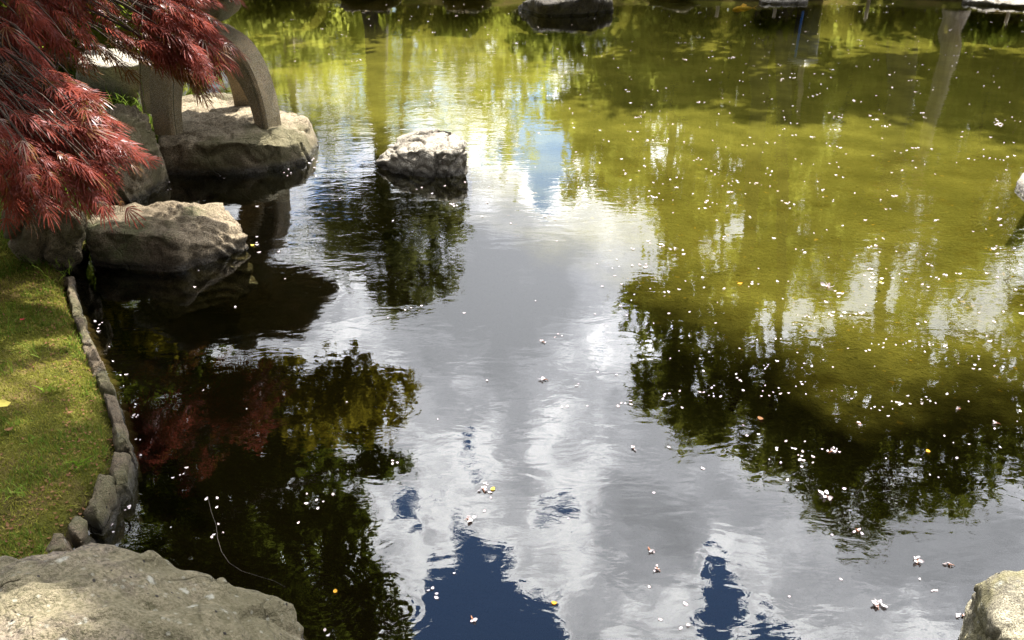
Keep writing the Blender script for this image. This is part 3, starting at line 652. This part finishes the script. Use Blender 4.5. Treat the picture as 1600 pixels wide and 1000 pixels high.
# left bank trees that overhang the water
tree('gold_tree', [(-40, 380), (60, 480), (180, 560), (300, 600)], .09,
     [(520, 605, 55, 20, 416), (585, 612, 45, 18, 336), (450, 600, 50, 18, 336), (560, 640, 50, 16, 304), (500, 640, 50, 20, 336), (405, 612, 40, 20, 240), (625, 625, 22, 16, 96), (330, 660, 30, 30, 160), (300, 690, 40, 20, 160), (230, 500, 55, 35, 208)],
     7.4, .075, M['leaf_gold'], 'tree with yellow-green spring leaves reaching over the pond behind the lantern', clump=.26)
tree('evergreen_tree', [(-260, 300), (-60, 620), (120, 720), (260, 800), (330, 900), (360, 1000)], .17,
     [(330, 640, 80, 35, 500), (400, 690, 95, 40, 750), (270, 720, 110, 60, 900), (480, 715, 55, 18, 190), (380, 780, 120, 55, 1200), (500, 800, 60, 45, 600), (545, 850, 40, 50, 400), (440, 860, 110, 55, 1150), (560, 910, 48, 40, 400), (300, 870, 110, 70, 1150),
      (490, 940, 90, 45, 850), (590, 975, 42, 28, 300), (380, 980, 130, 60, 1200), (540, 1010, 80, 40, 600), (200, 800, 90, 90, 400), (180, 660, 60, 50, 200), (420, 1080, 150, 60, 1100), (230, 1080, 130, 80, 450), sh(180, 880, .3, 7, .35, 700), sh(260, 900, .3, 7, .4, 1300), sh(350, 930, .25, 7, .4, 1300), sh(440, 980, .15, 7, .4, 1300), sh(300, 990, .35, 7, .42, 1400), sh(400, 1080, .3, 7, .4, 1200), sh(200, 1060, .4, 7, .3, 600), sh(20, 880, .3, 7, .2, 300), sh(90, 790, .1, 7, .4, 1000), sh(150, 640, .1, 7, .3, 500)],  # sh blobs: foliage added out of view to shade rock and lawn
     7.0, .085, M['leaf_dark'], 'dark evergreen overhanging the lawn, mirrored black at lower left', clump=.17)
tree('lawn_shade_tree', [(-420, 380), (-300, 720), (-40, 880), (200, 950)], .09,  # tree added to shade the lower lawn and the water beside it
     [(390, 900, 70, 45, 1200), (280, 930, 110, 50, 1500), (420, 970, 70, 45, 1300), (300, 1010, 130, 50, 1500), (440, 1040, 80, 40, 1200), (130, 960, 80, 50, 500), (100, 1040, 110, 50, 500), (330, 1110, 150, 50, 1500),
      sh(60, 700, .1, 4.8, .3, 500), sh(120, 700, .1, 5, .3, 500), sh(60, 620, .1, 5, .12, 120), sh(30, 540, .1, 5, .12, 100), sh(90, 560, .1, 5, .1, 90), sh(300, 380, .1, 5.6, .22, 500)],
     4.3, .05, M['leaf_dark'], 'dark small-leaved tree added to shade the lawn edge, mirrored beside the foreground rock', clump=.2)
tree('laurel_tree', [(-200, 60), (-60, 250), (60, 400), (120, 500)], .10,
     [(40, 330, 120, 60, 1500), (150, 300, 90, 60, 1300), (120, 420, 90, 50, 1300), (240, 380, 60, 60, 1000), (160, 520, 70, 60, 1100), (260, 560, 60, 40, 700), (60, 560, 90, 60, 1100), (200, 220, 90, 60, 1200), (330, 470, 60, 60, 700), (120, 620, 60, 40, 500), (-60, 450, 80, 90, 1300), (0, 180, 120, 70, 1300)],
     8.6, .09, M['leaf_dark'], 'dense dark laurel on the left bank behind the lantern, mirrored black', clump=.2)
# stakes and bin on the far bank
for px, yt, lab in ((1122, 26, 'leftmost thin pale stake of the far bank, mirrored near the trunk'), (1212, 27, 'thin pale stake beside the flat bright stone'), (1357, 30, 'thin pale stake left of the pale leaning trunk'), (1580, 37, 'rightmost thin pale stake by the long bright stone')):
    D = 14.75; b_ = RF(px, 0, D); b_.z = gz(b_.x, D)-.05; tp = RF(px, yt, D)
    tb = Tubes(6); tb.add([(0, 0, 0), (.01, 0, (tp.z-b_.z)*.5), (.0, 0, tp.z-b_.z), (0, 0, tp.z-b_.z+.01)], [.03, .028, .026, .004])
    o = tb.build('wooden_stake', M['bark_pale']); o.location = b_; tag(o, lab, 'stake', 'stakes on the far bank')
def simple(name, col, rough=.5):
    m, t = mat(name); p_ = pos(t); n_ = t.noise(p_, 12, 4)
    out(t, t.node('ShaderNodeBsdfPrincipled', {'Base Color': t.mix(n_, tuple(c*.75 for c in col), tuple(min(1, c*1.2) for c in col)), 'Roughness': rough}).outputs[0]); return m
D = 15.0; b_ = RF(1268, 0, D); b_.z = gz(b_.x, D)
bin_ = empty('litter_bin', b_); tag(bin_, 'dark bin with grey rim and blue strip on the far bank, mirrored at the top', 'bin')
hexlathe('bin_body', [(0, 0), (.2, .0), (.23, .78), (0, .78)], simple('bin_dark', (.03, .03, .035)), bin_, 8)
hexlathe('bin_lid', [(0, .782), (.25, .782), (.25, .84), (.12, .9), (0, .91)], simple('bin_grey', (.3, .3, .32)), bin_, 8)
tb = Tubes(6); tb.add([(-.17, -.2, .05), (-.19, -.21, .4), (-.2, -.21, .76)], [.02]*3); tb.build('blue_strip', simple('blue_strip', (.02, .13, .5)), bin_)

# ------------------------------------------------------------------ red laceleaf maple
def lace_leaf(seed, L=.115, nf=7):
    r = random.Random(seed); V = []; Fc = []
    for f in range(nf):
        u = (f-(nf-1)/2)/((nf-1)/2); a = u*R_(68)+r.uniform(-.09, .09); ln = L*(1-.42*abs(u)**1.5)*r.uniform(.85, 1.1)
        segs = 6; w0 = .0019; prev = None
        for i in range(segs+1):
            s = i/segs; rr = ln*s; dr = -(s**1.8)*ln*r.uniform(.28, .34)
            x = rr*math.cos(a*(1-.28*s)); y = rr*math.sin(a*(1-.28*s)); wd = w0*(.45+2.3*s*(1-s)**.7*1.5) if i < segs else .0003
            tx, ty = -math.sin(a), math.cos(a); tz = .35*wd
            k = len(V); V += [(x-tx*wd, y-ty*wd, dr+tz), (x+tx*wd, y+ty*wd, dr+tz)]
            if prev is not None: Fc.append((prev, prev+1, k+1, k))
            prev = k
            if 1 <= i < segs-1:     # cut side teeth
                for s_ in (-1, 1):
                    k = len(V); tl = .009*(1-s*.5)*r.uniform(.7, 1.2)
                    V += [(x, y, dr), (x+s_*tx*tl*.55+math.cos(a)*tl, y+s_*ty*tl*.55+math.sin(a)*tl, dr-.003), (x+math.cos(a)*tl*.35, y+math.sin(a)*tl*.35, dr), (x+math.cos(a)*tl*.2, y+math.sin(a)*tl*.2, dr-.0004)]
                    Fc.append((k, k+1, k+2, k+3))
    return np.array(V), np.array(Fc)
LV = [lace_leaf(s, .112*(.85+.05*s), 7 if s % 3 else 6) for s in range(8)]
maple = empty('red_maple', (-3.35, 4.75, gz(-3.35, 4.75)-.03)); mo = maple.location.copy()
tag(maple, 'red laceleaf maple with cascading feathery branches left of the lantern', 'maple tree')
# leaf pads: centre px, D, half-size px x,y, half-depth m, flow direction in picture (dx, dy), n, colour
PADS = [(270, 32, 4.55, 50, 44, .22, (1, .45), 380, 0), (292, 68, 4.5, 36, 28, .16, (1, .5), 260, 0), (245, 52, 4.5, 50, 38, .2, (.9, .5), 260, 0), (270, 98, 4.55, 40, 12, .12, (1, .5), 70, 1),
        (240, 0, 4.7, 50, 30, .25, (.8, .5), 120, 0), (150, -20, 4.6, 80, 30, .3, (.7, .5), 170, 0), (45, 15, 4.3, 75, 40, .3, (.6, .6), 330, 0), (170, 45, 4.7, 70, 22, .2, (.9, .55), 36, 1), (130, 78, 4.6, 60, 20, .2, (.9, .5), 27, 1), (210, 90, 4.6, 45, 25, .15, (.9, .6), 27, 1), (190, 85, 4.75, 40, 25, .15, (.9, .6), 18, 1),
        (5, 90, 4.0, 50, 45, .25, (.6, .6), 260, 0), (40, 140, 3.9, 70, 26, .22, (1, .35), 250, 0), (105, 128, 3.9, 35, 14, .1, (1, .2), 90, 0),
        (32, 186, 3.75, 85, 38, .22, (.8, .4), 360, 0), (112, 181, 3.8, 55, 30, .16, (1, .3), 240, 0), (152, 208, 3.8, 40, 16, .1, (1, .25), 100, 0), (90, 206, 3.7, 80, 26, .2, (1, .35), 240, 0), (20, 228, 3.55, 60, 34, .2, (.5, .8), 230, 0),
        (110, 254, 3.6, 50, 24, .14, (.8, .7), 190, 0), (60, 271, 3.5, 50, 20, .12, (.4, 1), 110, 0), (10, 276, 3.45, 30, 26, .1, (.2, 1), 90, 0), (150, 276, 3.6, 18, 14, .08, (.6, .9), 34, 0),
        (-60, 60, 4.1, 90, 110, .4, (.1, .8), 250, 0), (-88, 216, 3.7, 80, 80, .4, (-.2, 1), 300, 0), (120, -90, 4.7, 160, 70, .4, (.4, .4), 240, 0), (280, -60, 4.8, 70, 50, .3, (.9, .4), 220, 0)]
leaves = []
twigs = Tubes(4)
trunk = Tubes(8)
tp = [Vector((0, 0, 0)), Vector((.03, -.05, .25)), Vector((-.02, -.1, .5)), Vector((.06, -.12, .8)), Vector((.12, -.2, 1.1)), Vector((.2, -.25, 1.35))]
trunk.add(tp, [.075, .06, .055, .05, .04, .03]); trunk.build('trunk', M['bark'], maple)
limb = Tubes(6)
for (px, py, D, rx, ry, rd, fl, n, cl) in PADS:
    c = PD(px, py, D); sc = D/math.cos(.3)/F
    fdir = Vector((fl[0], 0, -fl[1])).normalized()
    st = min(tp[2:], key=lambda v: (v+mo-c).length*.3+abs(v.z+mo.z-c.z-.25))
    cb = c-mo-fdir*rx*sc*.5+Vector((0, .03, .04))
    path = bent(st, cb, .12*(cb-st).length+.05, 7, .02)
    limb.add(path, [.022, .018, .015, .012, .009, .007, .005])
    nt = max(4, n//22); ends = []
    for k in range(nt):
        e = c-mo+Vector((random.uniform(-1, 1)*rx*sc, random.uniform(-1, 1)*rd, random.uniform(-1, 1)*ry*sc))
        s = path[random.choice((3, 4, 5, 6))]; tpth = bent(s, e, .04, 5, .012)
        twigs.add(tpth, [.0045, .0036, .0028, .002, .0012]); ends.append(tpth)
    for k in range(max(2, n//9)):           # sprays: a thin twig carrying leaves, drooping outwards
        while True:
            a = Vector((random.uniform(-1, 1), random.uniform(-1, 1), random.uniform(-1, 1)))
            if a.length < 1: break
        p0 = c-mo+Vector((a.x*rx*sc*.95, a.y*rd, a.z*ry*sc))
        sd0 = (fdir+Vector((random.gauss(0, .28), random.gauss(-.2, .4), random.gauss(.05, .22)))).normalized()
        SL = random.uniform(.10, .26); tw = []
        for j in range(10):
            u_ = j/9; pp = p0+sd0*SL*(u_-.5)+Vector((0, 0, -.25*SL*u_*u_)); tw.append(pp)
            if j < 1: continue
            sg = 1 if j % 2 else -1; sdv = Vector((-sd0.y, sd0.x, 0)).normalized()*sg
            d = (sd0+sdv*(.75-.65*u_)*random.uniform(.5, 1.2)+Vector((random.gauss(0, .15), random.gauss(0, .15), -.25*u_+random.gauss(0, .12)))).normalized()
            up = Vector((random.gauss(0, .25)+.1, random.gauss(-.2, .25), 1)); up = (up-d*up.dot(d)).normalized(); y_ = up.cross(d)
            leaves.append((pp, Matrix((d, y_, up)).transposed(), random.randrange(8), cl if random.random() > .12 else 1, random.uniform(.55, 1.0)))
        if in_gap(p0+mo)[0] and random.random() < .62: del leaves[-9:]; continue
        twigs.add(tw[::3], [.0016, .0012, .0009, .0005])
limb.build('limbs', M['twig'], maple); twigs.build('twigs', M['twig'], maple)
# leaves that show largest: nearest ones in frame become single parts
def vis_key(l):
    v = l[0]+mo; d = v-Vector((0, 0, H)); fz = d.y*cP-d.z*sP
    px = 800+F*d.x/fz; py = 500-F*(d.y*sP+d.z*cP)/fz
    return (0 if (px > 0 and py > 0) else 10)+d.length+random.uniform(0, .9)
leaves.sort(key=vis_key)
LM = []
for cl in (0, 1):
    row_ = []
    for (v, f) in LV:
        me = from_np('lace_leaf', v, f); me.materials.append(M['maple_olive' if cl else 'maple']); row_.append(me)
    LM.append(row_)
for (p_, R3, k, cl, s) in leaves[:300]:
    o = link(bpy.data.objects.new('leaf', LM[cl][k])); o.parent = maple
    o.matrix_local = Matrix.Translation(p_) @ R3.to_4x4() @ Matrix.Scale(s, 4)
for cl in (0, 1):
    Vs, Fs = [], []; off = 0
    for (p_, R3, k, c2, s) in leaves[300:]:
        if c2 != cl: continue
        v, f = LV[k]; vv = v@np.array(R3).T*s+np.array(p_); Vs.append(vv); Fs.append(f+off); off += len(vv)
    o = meshobj('foliage', from_np('foliage', np.concatenate(Vs), np.concatenate(Fs)), M['maple_olive' if cl else 'maple'], maple); o['kind'] = 'stuff'

# ------------------------------------------------------------------ grass, moss, plants on the left bank
def blades(name, n, box, lmin, lmax, wd, material, label, cond, lean=.5):
    x = rng.uniform(box[0], box[1], n); y = rng.uniform(box[2], box[3], n); d = sdist(x, y); k = cond(x, y, d); x, y = x[k], y[k]; n = len(x)
    z = height(x, y); L = rng.uniform(lmin, lmax, n); a = rng.uniform(0, 2*math.pi, n); ln = rng.normal(0, lean, n)
    b = np.stack([x, y, z-.003], 1); wv_ = np.stack([np.cos(a), np.sin(a), 0*a], 1)*wd*rng.uniform(.6, 1.4, (n, 1))
    a2 = rng.uniform(0, 2*math.pi, n); dv = np.stack([np.cos(a2)*ln, np.sin(a2)*ln, np.ones(n)], 1); dv /= np.linalg.norm(dv, axis=1)[:, None]
    mid = b+dv*L[:, None]*.55; tip = b+dv*L[:, None]+np.stack([np.cos(a2)*ln, np.sin(a2)*ln, -abs(ln)*.5], 1)*L[:, None]*.35
    V = np.stack([b-wv_, b+wv_, mid+wv_*.7, mid-wv_*.7, mid-wv_*.7, mid+wv_*.7, tip+wv_*.08, tip-wv_*.08], 1).reshape(-1, 3)
    Fq = np.arange(n*8).reshape(-1, 4)
    o = meshobj(name, from_np(name, V, Fq), material); tag(o, label, 'grass', kind='stuff'); return o
def clumped(x, y, f, th):
    return np.sin(x*f+np.sin(y*f*.7)*2)*np.cos(y*f*1.1+np.cos(x*f*.9)*2)+.5*np.sin(x*f*2.7-y*f*2.1) > th
blades('moss', 120000, (-3.3, -1.0, 1.4, 4.3), .008, .022, .0022, M['blade'], 'short sunlit yellow-green moss of the lawn', lambda x, y, d: (d > .045) & (x > -y*.66-.25), .8)
blades('grass', 46000, (-3.3, -1.0, 1.4, 4.4), .015, .04, .0021, M['blade_green'], 'greener grass tufts growing through the mossy lawn', lambda x, y, d: (d > .06) & clumped(x, y, 5.5, .05) & (x > -y*.66-.25), .6)
blades('grass', 26000, (-5.6, -2.2, 4.2, 9.2), .04, .11, .004, M['blade_green'], 'taller green grass on the bank behind the maple', lambda x, y, d: (d > .02) & (x > -y*.68-.4), .5)
def tuft(pxy, n, L, wd, material, name, label, cat, z=.1, sp=.05, flat=.6):
    c = P(pxy[0], pxy[1], z); V = []; Fc = []
    for i in range(n):
        a = random.uniform(0, 2*math.pi); b = Vector((random.gauss(0, sp), random.gauss(0, sp), 0)); ln = L*random.uniform(.6, 1.2); sl = random.uniform(.1, flat)
        d = Vector((math.cos(a), math.sin(a), 0)); sd_ = Vector((-d.y, d.x, 0)); k = len(V)
        for j in range(5):
            s = j/4; p_ = b+d*ln*sl*s*(.4+s)+Vector((0, 0, ln*s*(1-.35*sl*s*1.5))); w_ = wd*(.5+1.2*s)*(1-s)+.0004
            V += [tuple(p_-sd_*w_), tuple(p_+sd_*w_)]
        for j in range(4): Fc.append((k+2*j, k+2*j+1, k+2*j+3, k+2*j+2))
    o = meshobj(name, from_np(name, V, Fc), material); o.location = c; tag(o, label, cat); return o
tuft((55, 555), 9, .11, .0022, M['blade_green'], 'grass_tuft', 'few long green blades arching over the sunny moss', 'grass tuft', .13, .02, 1.0)
tuft((8, 530), 7, .12, .0022, M['blade_green'], 'grass_tuft', 'long pale blades at the left picture edge on the lawn', 'grass tuft', .15, .02, .9)
tuft((85, 425), 26, .05, .002, M['herb'], 'grass_tuft', 'short green tuft in front of the upright boulder', 'grass tuft', .1, .05, .9)
tuft((20, 415), 40, .09, .003, M['blade_green'], 'grass_tuft', 'thick green tuft left of the upright boulder', 'grass tuft', .13, .08, .9)
tuft((175, 162), 60, .13, .005, M['blade_green'], 'grass_tuft', 'dark green tuft in the shade below the square boulder', 'grass tuft', .18, .12, .9)
tuft((150, 250), 45, .22, .006, M['herb'], 'grass_tuft', 'bright yellow-green leaves glowing behind the maple tips', 'grass tuft', .25, .06, .9)
tuft((140, 300), 30, .16, .005, M['herb'], 'grass_tuft', 'bright green leaves under the lowest maple branch', 'grass tuft', .2, .05, .9)
tuft((112, 95), 70, .14, .006, M['herb'], 'grass_tuft', 'sunlit green clump left of the square boulder', 'grass tuft', .2, .14, .9)
tuft((233, 180), 8, .3, .003, M['leaf_gold'] if False else M['herb'], 'grass_tuft', 'thin yellow stalks beside the left lantern leg', 'grass tuft', .2, .02, .15)

for k, (a_, b_, lab) in enumerate(((52, 690, 'small fresh green weed in the lower lawn'), (125, 785 - 60, 'weed with pale leaves near the lower kerb'), (30, 770, 'low weed near the left edge of the lower lawn'), (75, 610, 'tiny weed between the sun patches'), (118, 530, 'tiny green weed by the upper kerb'), (22, 478, 'weed with pale leaves at the left edge of the upper lawn'))):
    tuft((a_, b_), 12, .028, .0035, M['herb'] if k % 2 else M['blade_green'], 'weed', lab, 'weed', .12, .012, 1.2)
# ------------------------------------------------------------------ floating petals and leaves
def petal_mesh(seed, L=.017, wd=.011):
    r = random.Random(seed); V = []; Fc = []; n = 5
    for i in range(n+1):
        s = i/n; w_ = wd*.5*math.sin(math.pi*(s*.86+.07))*r.uniform(.85, 1.1); x = (s-.5)*L; z = .0012+.0035*abs(s-.5)**2*4*r.uniform(.4, 1.2)
        V += [(x, -w_, z+.0012), (x, 0, z), (x, w_, z+.0012*r.uniform(0, 2))]
    for i in range(n):
        for j in (0, 1): a = i*3+j; Fc.append((a, a+1, a+4, a+3))
    return np.array(V), np.array(Fc)
PM = [petal_mesh(s, .015+.001*s, .010+.0007*s) for s in range(7)]
PME = []
for v, f in PM: me = from_np('petal', v, f); me.materials.append(M['petal']); PME.append(me)
def density(px, py):
    r = 0.04
    if px > 380: r = .16
    if px > 640 and py < 330: r = .55
    if px > 880 and py < 640: r = .45 if py > 330 else .9
    if py < 60: r = max(r, 1.1)
    if px > 880 and py > 640: r = .08
    if px < 880 and py > 350: r = .07
    if px < 520 and 270 < py < 900: r = .09
    return r
boxes = [(0, 0, 262, 900), (225, 130, 500, 280), (125, 310, 395, 430), (583, 195, 735, 280), (0, 840, 490, 1000), (1500, 880, 1600, 1000), (200, 0, 440, 215)]
floats = []
while len(floats) < 920:
    px, py = random.uniform(0, 1600), random.uniform(2, 1000)
    if random.random() > density(px, py): continue
    if any(a < px < c and b < py < d for a, b, c, d in boxes): continue
    v = P(px, py)
    if sdist(np.array([v.x]), np.array([v.y]))[0] > -.04: continue
    floats.append((v, px, py))
    if random.random() < .22:        # petals drift in small rafts
        for _ in range(random.randint(1, 3)):
            floats.append((v+Vector((random.gauss(0, .022), random.gauss(0, .022), 0)), px, py))
for _ in range(16):                       # drifts: short lines of petals pushed together by the breeze
    px, py = random.uniform(900, 1560), random.uniform(60, 720); v = P(px, py); a = random.gauss(.2, .4); L_ = random.uniform(.15, .6)
    for k in range(random.randint(6, 16)):
        u_ = random.uniform(-.5, .5)*L_; floats.append((v+Vector((math.cos(a)*u_+random.gauss(0, .015), math.sin(a)*u_+random.gauss(0, .02), 0)), px, py))
for k in range(70):                       # petals caught along the kerb and the rocks
    a_, b_ = random.choice(((206, 700), (200, 650), (184, 600), (166, 560), (145, 505), (205, 740), (190, 780), (165, 815), (300, 432), (360, 408), (395, 385), (260, 283), (340, 278), (440, 272), (480, 262)))
    floats.append((P(a_+random.uniform(2, 16), b_+random.uniform(-18, 18)), a_, b_))
floats = [f for f in floats if sdist(np.array([f[0].x]), np.array([f[0].y]))[0] < -.01]
floats.sort(key=lambda f: f[0].length)
for i, (v, px, py) in enumerate(floats[:290]):
    o = link(bpy.data.objects.new('petal', random.choice(PME))); o.location = v; o.rotation_euler = (random.gauss(0, .15), random.gauss(0, .12), random.uniform(0, 6.28))
    o.scale = [random.uniform(.38, .74)]*3
    tag(o, 'single pale pink cherry petal floating on the pond', 'petal', 'cherry petals floating on the pond')
Vs, Fs = [], []; off = 0
for (v, px, py) in floats[290:]:
    pv, pf = random.choice(PM); a = random.uniform(0, 6.28); s = random.uniform(.5, 1.2)*(1+.25*max(0, v.y-6)/8); Rm = np.array([[math.cos(a), -math.sin(a), 0], [math.sin(a), math.cos(a), 0], [0, 0, 1]])
    Vs.append(pv@Rm.T*s+np.array(v)); Fs.append(pf+off); off += len(pv)
o = meshobj('petals', from_np('petals', np.concatenate(Vs), np.concatenate(Fs)), M['petal']); tag(o, 'scatter of tiny white cherry petals over the far half of the pond', 'petals', kind='stuff')

# blossoms: several petals round a brown stalk
def blossom(px, py, n, s, label, stalk=True, z=0.0):
    s *= .72
    root = empty('blossom', P(px, py, z)); tag(root, label, 'blossom', 'fallen cherry blossoms on the water')
    a0 = random.uniform(0, 6.28)
    for i in range(n):
        o = link(bpy.data.objects.new('petal', random.choice(PME))); o.parent = root; a = a0+i*2*math.pi/5+random.uniform(-.3, .3)
        o.location = (math.cos(a)*.011*s+random.gauss(0, .004), math.sin(a)*.011*s+random.gauss(0, .004), .002+.001*i); o.rotation_euler = (random.gauss(0, .5), random.gauss(0, .4), a); o.scale = [s]*3
    if stalk:
        tb = Tubes(5); b = random.uniform(0, 6.28)
        tb.add([(0, 0, .004), (math.cos(b)*.012, math.sin(b)*.012, .005), (math.cos(b)*.024*s, math.sin(b)*.024*s, .001)], [.0024, .0012, .0007]); tb.build('stalk', M['petal_brown'], root)
for a in [(1290, 776, 6, 1.5, 'large raft of pink petals and stalk over the darkest reflection'), (1434, 876, 5, 1.2, 'long white petals end to end near the bottom right rock'), (1370, 944, 5, 1.3, 'blossom of white petals with brown base near the bottom right'),
          (1482, 884, 3, 1.0, 'small blossom with brown stalk left of the lichened rock'), (1025, 889, 4, .9, 'white blossom below the grey cloud reflection, lower of a pair'), (1015, 861, 3, .9, 'brownish blossom, upper of the pair in the grey cloud reflection'),
          (735, 812, 5, 1.1, 'crumpled blossom just above the blue sky reflection'), (738, 969, 3, .8, 'pale lilac petals inside the blue sky reflection'), (1292, 448, 5, 1.9, 'bright white raft of petals over the olive shallows'), (1341, 832, 3, 1.0, 'blossom at the tip of the mirrored tree'),
          (850, 594, 4, 1.0, 'flattened blossom in the middle of the grey cloud reflection'), (990, 702, 4, .9, 'blossom in the pale streak below the thin tree'), (755, 765, 4, 1.0, 'petals with dark ripples above the blue patch'), (1345, 664, 3, 1.0, 'pair of white petals over the dark tree reflection'),
          (1555, 662, 3, 1.0, 'white petals near the right picture edge in the dark reflection'), (1503, 964, 4, 1.0, 'white blossom tucked against the lichened rock'), (1500, 640, 2, .9, 'two petals right of the dark tree trunk reflection'), (848, 535, 3, .9, 'petals where the grey cloud is smoothest'), (1300, 706, 3, 1.0, 'petals low in the dark green reflection')]:
    blossom(*a)
def leaf_float(px, py, s, m_, label, z=0.0, name='fallen_leaf'):
    s *= .75
    me = from_np(name, PM[6][0]*np.array([1, 1.1, 1]), PM[6][1]); o = meshobj(name, me, M[m_]); o.location = P(px, py, z)+Vector((0, 0, .001)); o.scale = [s]*3; o.rotation_euler.z = random.uniform(0, 6.28); tag(o, label, 'leaf')
leaf_float(524, 925, 1.0, 'leaf_orange', 'small round orange leaf floating right of the foreground rock')
leaf_float(866, 943, 1.0, 'leaf_orange', 'orange bud floating right of the blue sky reflection')
leaf_float(1188, 655, 1.6, 'leaf_brown', 'orange-brown leaf over the green tree reflection')
leaf_float(1450, 706, 1.2, 'leaf_orange', 'pale orange leaf in the dark tree reflection')
leaf_float(1156, 444, 1.6, 'leaf_orange', 'orange leaf in the olive shallows')
leaf_float(770, 765, 1.2, 'leaf_yellow', 'yellow-green leaf in the cloud reflection above the blue patch')
leaf_float(1376, 442, 1.3, 'leaf_yellow', 'large yellow leaf over the olive shallows')
leaf_float(466, 388, 2.2, 'leaf_yellow', 'yellow leaf')if False else None
leaf_float(8, 634, 3.2, 'leaf_yellow', 'broad yellow leaf lying on the lawn at the left picture edge', .16)
leaf_float(395, 384, 1.6, 'leaf_yellow', 'yellow leaf beside the tip of the low wide rock')
for px, py, s, m_, lab in ((15, 672, 1.8, 'leaf_brown', 'dark brown leaf on the moss near the left picture edge'), (145, 733, 1.8, 'leaf_brown', 'brown curled leaf on bare soil beside the wedge-shaped kerb stone'), (110, 645, 1.2, 'leaf_brown', 'brown leaf in the middle of the lawn'),
                           (68, 806, 1.1, 'petal', 'white petal on the lower lawn'), (138, 742, .9, 'petal', 'pale petal on the soil beside the kerb'), (35, 500, 1.2, 'leaf_red', 'red maple leaflet on the sunny moss')):
    v = P(px, py, .13); leaf_float(px, py, s, m_, lab, gz(v.x, v.y)+.012)
# litter on the soil strip behind the kerb
Vs, Fs = [], []; off = 0; cnt = 0
while cnt < 1400:
    x, y = random.uniform(-2.6, -1.0), random.uniform(1.6, 4.2); d = sdist(np.array([x]), np.array([y]))[0]
    if not (.04 < d < .2 and random.random() < .5 or d > .2 and random.random() < .06): continue
    pv, pf = random.choice(PM); a = random.uniform(0, 6.28); s = random.uniform(.25, .7); Rm = np.array([[math.cos(a), -math.sin(a), 0], [math.sin(a), math.cos(a), 0], [random.gauss(0, .3), 0, 1]])
    Vs.append(pv@Rm.T*s+np.array((x, y, gz(x, y)+.006))); Fs.append(pf+off); off += len(pv); cnt += 1
o = meshobj('litter', from_np('litter', np.concatenate(Vs), np.concatenate(Fs)), M['leaf_brown']); tag(o, 'brown leaf crumbs along the kerb stones', 'litter', kind='stuff')
# thin submerged-looking twig in front of the foreground rock
tb = Tubes(5); tw = [(325, 778), (330, 800), (338, 822), (340, 842), (346, 862), (358, 880), (378, 893), (404, 901), (428, 908), (446, 918)]
tb.add([P(a, b)+Vector((0, 0, .0015)) for a, b in tw], [.0005, .0007, .0008, .0008, .0008, .0008, .0007, .0006, .0006, .0004])
tag(tb.build('floating_twig', M['wet_twig']), 'thin curved twig floating in the black water by the foreground rock', 'twig')
# koi under the surface
def koi(px, py, L, az, label, col):
    c = P(px, py, -.05); bm = bmesh.new(); rings = []
    for i in range(11):
        s = i/10; r_ = .13*L*math.sin(math.pi*min(1, s*.92+.05))**.7*(1-.35*s); x = (s-.5)*L; yb = .03*L*math.sin(s*5)
        rings.append([bm.verts.new((x, yb+r_*.62*math.cos(a), r_*math.sin(a))) for a in [2*math.pi*k/10 for k in range(10)]])
    for i in range(10):
        for k in range(10): bm.faces.new((rings[i][k], rings[i][(k+1) % 10], rings[i+1][(k+1) % 10], rings[i+1][k]))
    bm.faces.new(rings[0][::-1]); bm.faces.new(rings[-1])
    def fin(vs): bm.faces.new([bm.verts.new(v) for v in vs])
    e = .5*L; yb = .03*L*math.sin(5)
    fin([(e*.9, yb, 0), (e*1.35, yb-.02, .09*L), (e*1.22, yb, 0), (e*1.35, yb-.02, -.09*L)])
    fin([(-.1*L, 0, .11*L), (.0, 0, .19*L), (.2*L, 0, .13*L), (.2*L, 0, .07*L)])
    for s in (-1, 1): fin([(-.22*L, s*.06*L, -.02*L), (-.1*L, s*.17*L, -.04*L), (-.04*L, s*.13*L, -.04*L), (-.14*L, s*.06*L, -.02*L)])
    me = bpy.data.meshes.new('koi'); bm.to_mesh(me); bm.free()
    o = meshobj('koi', me, simple('koi_skin', col, .35), None, True); o.location = c; o.rotation_euler.z = az; tag(o, label, 'fish')
koi(1160, 14, .42, R_(35), 'yellow koi near the top of the picture, just under the surface', (.85, .5, .05))
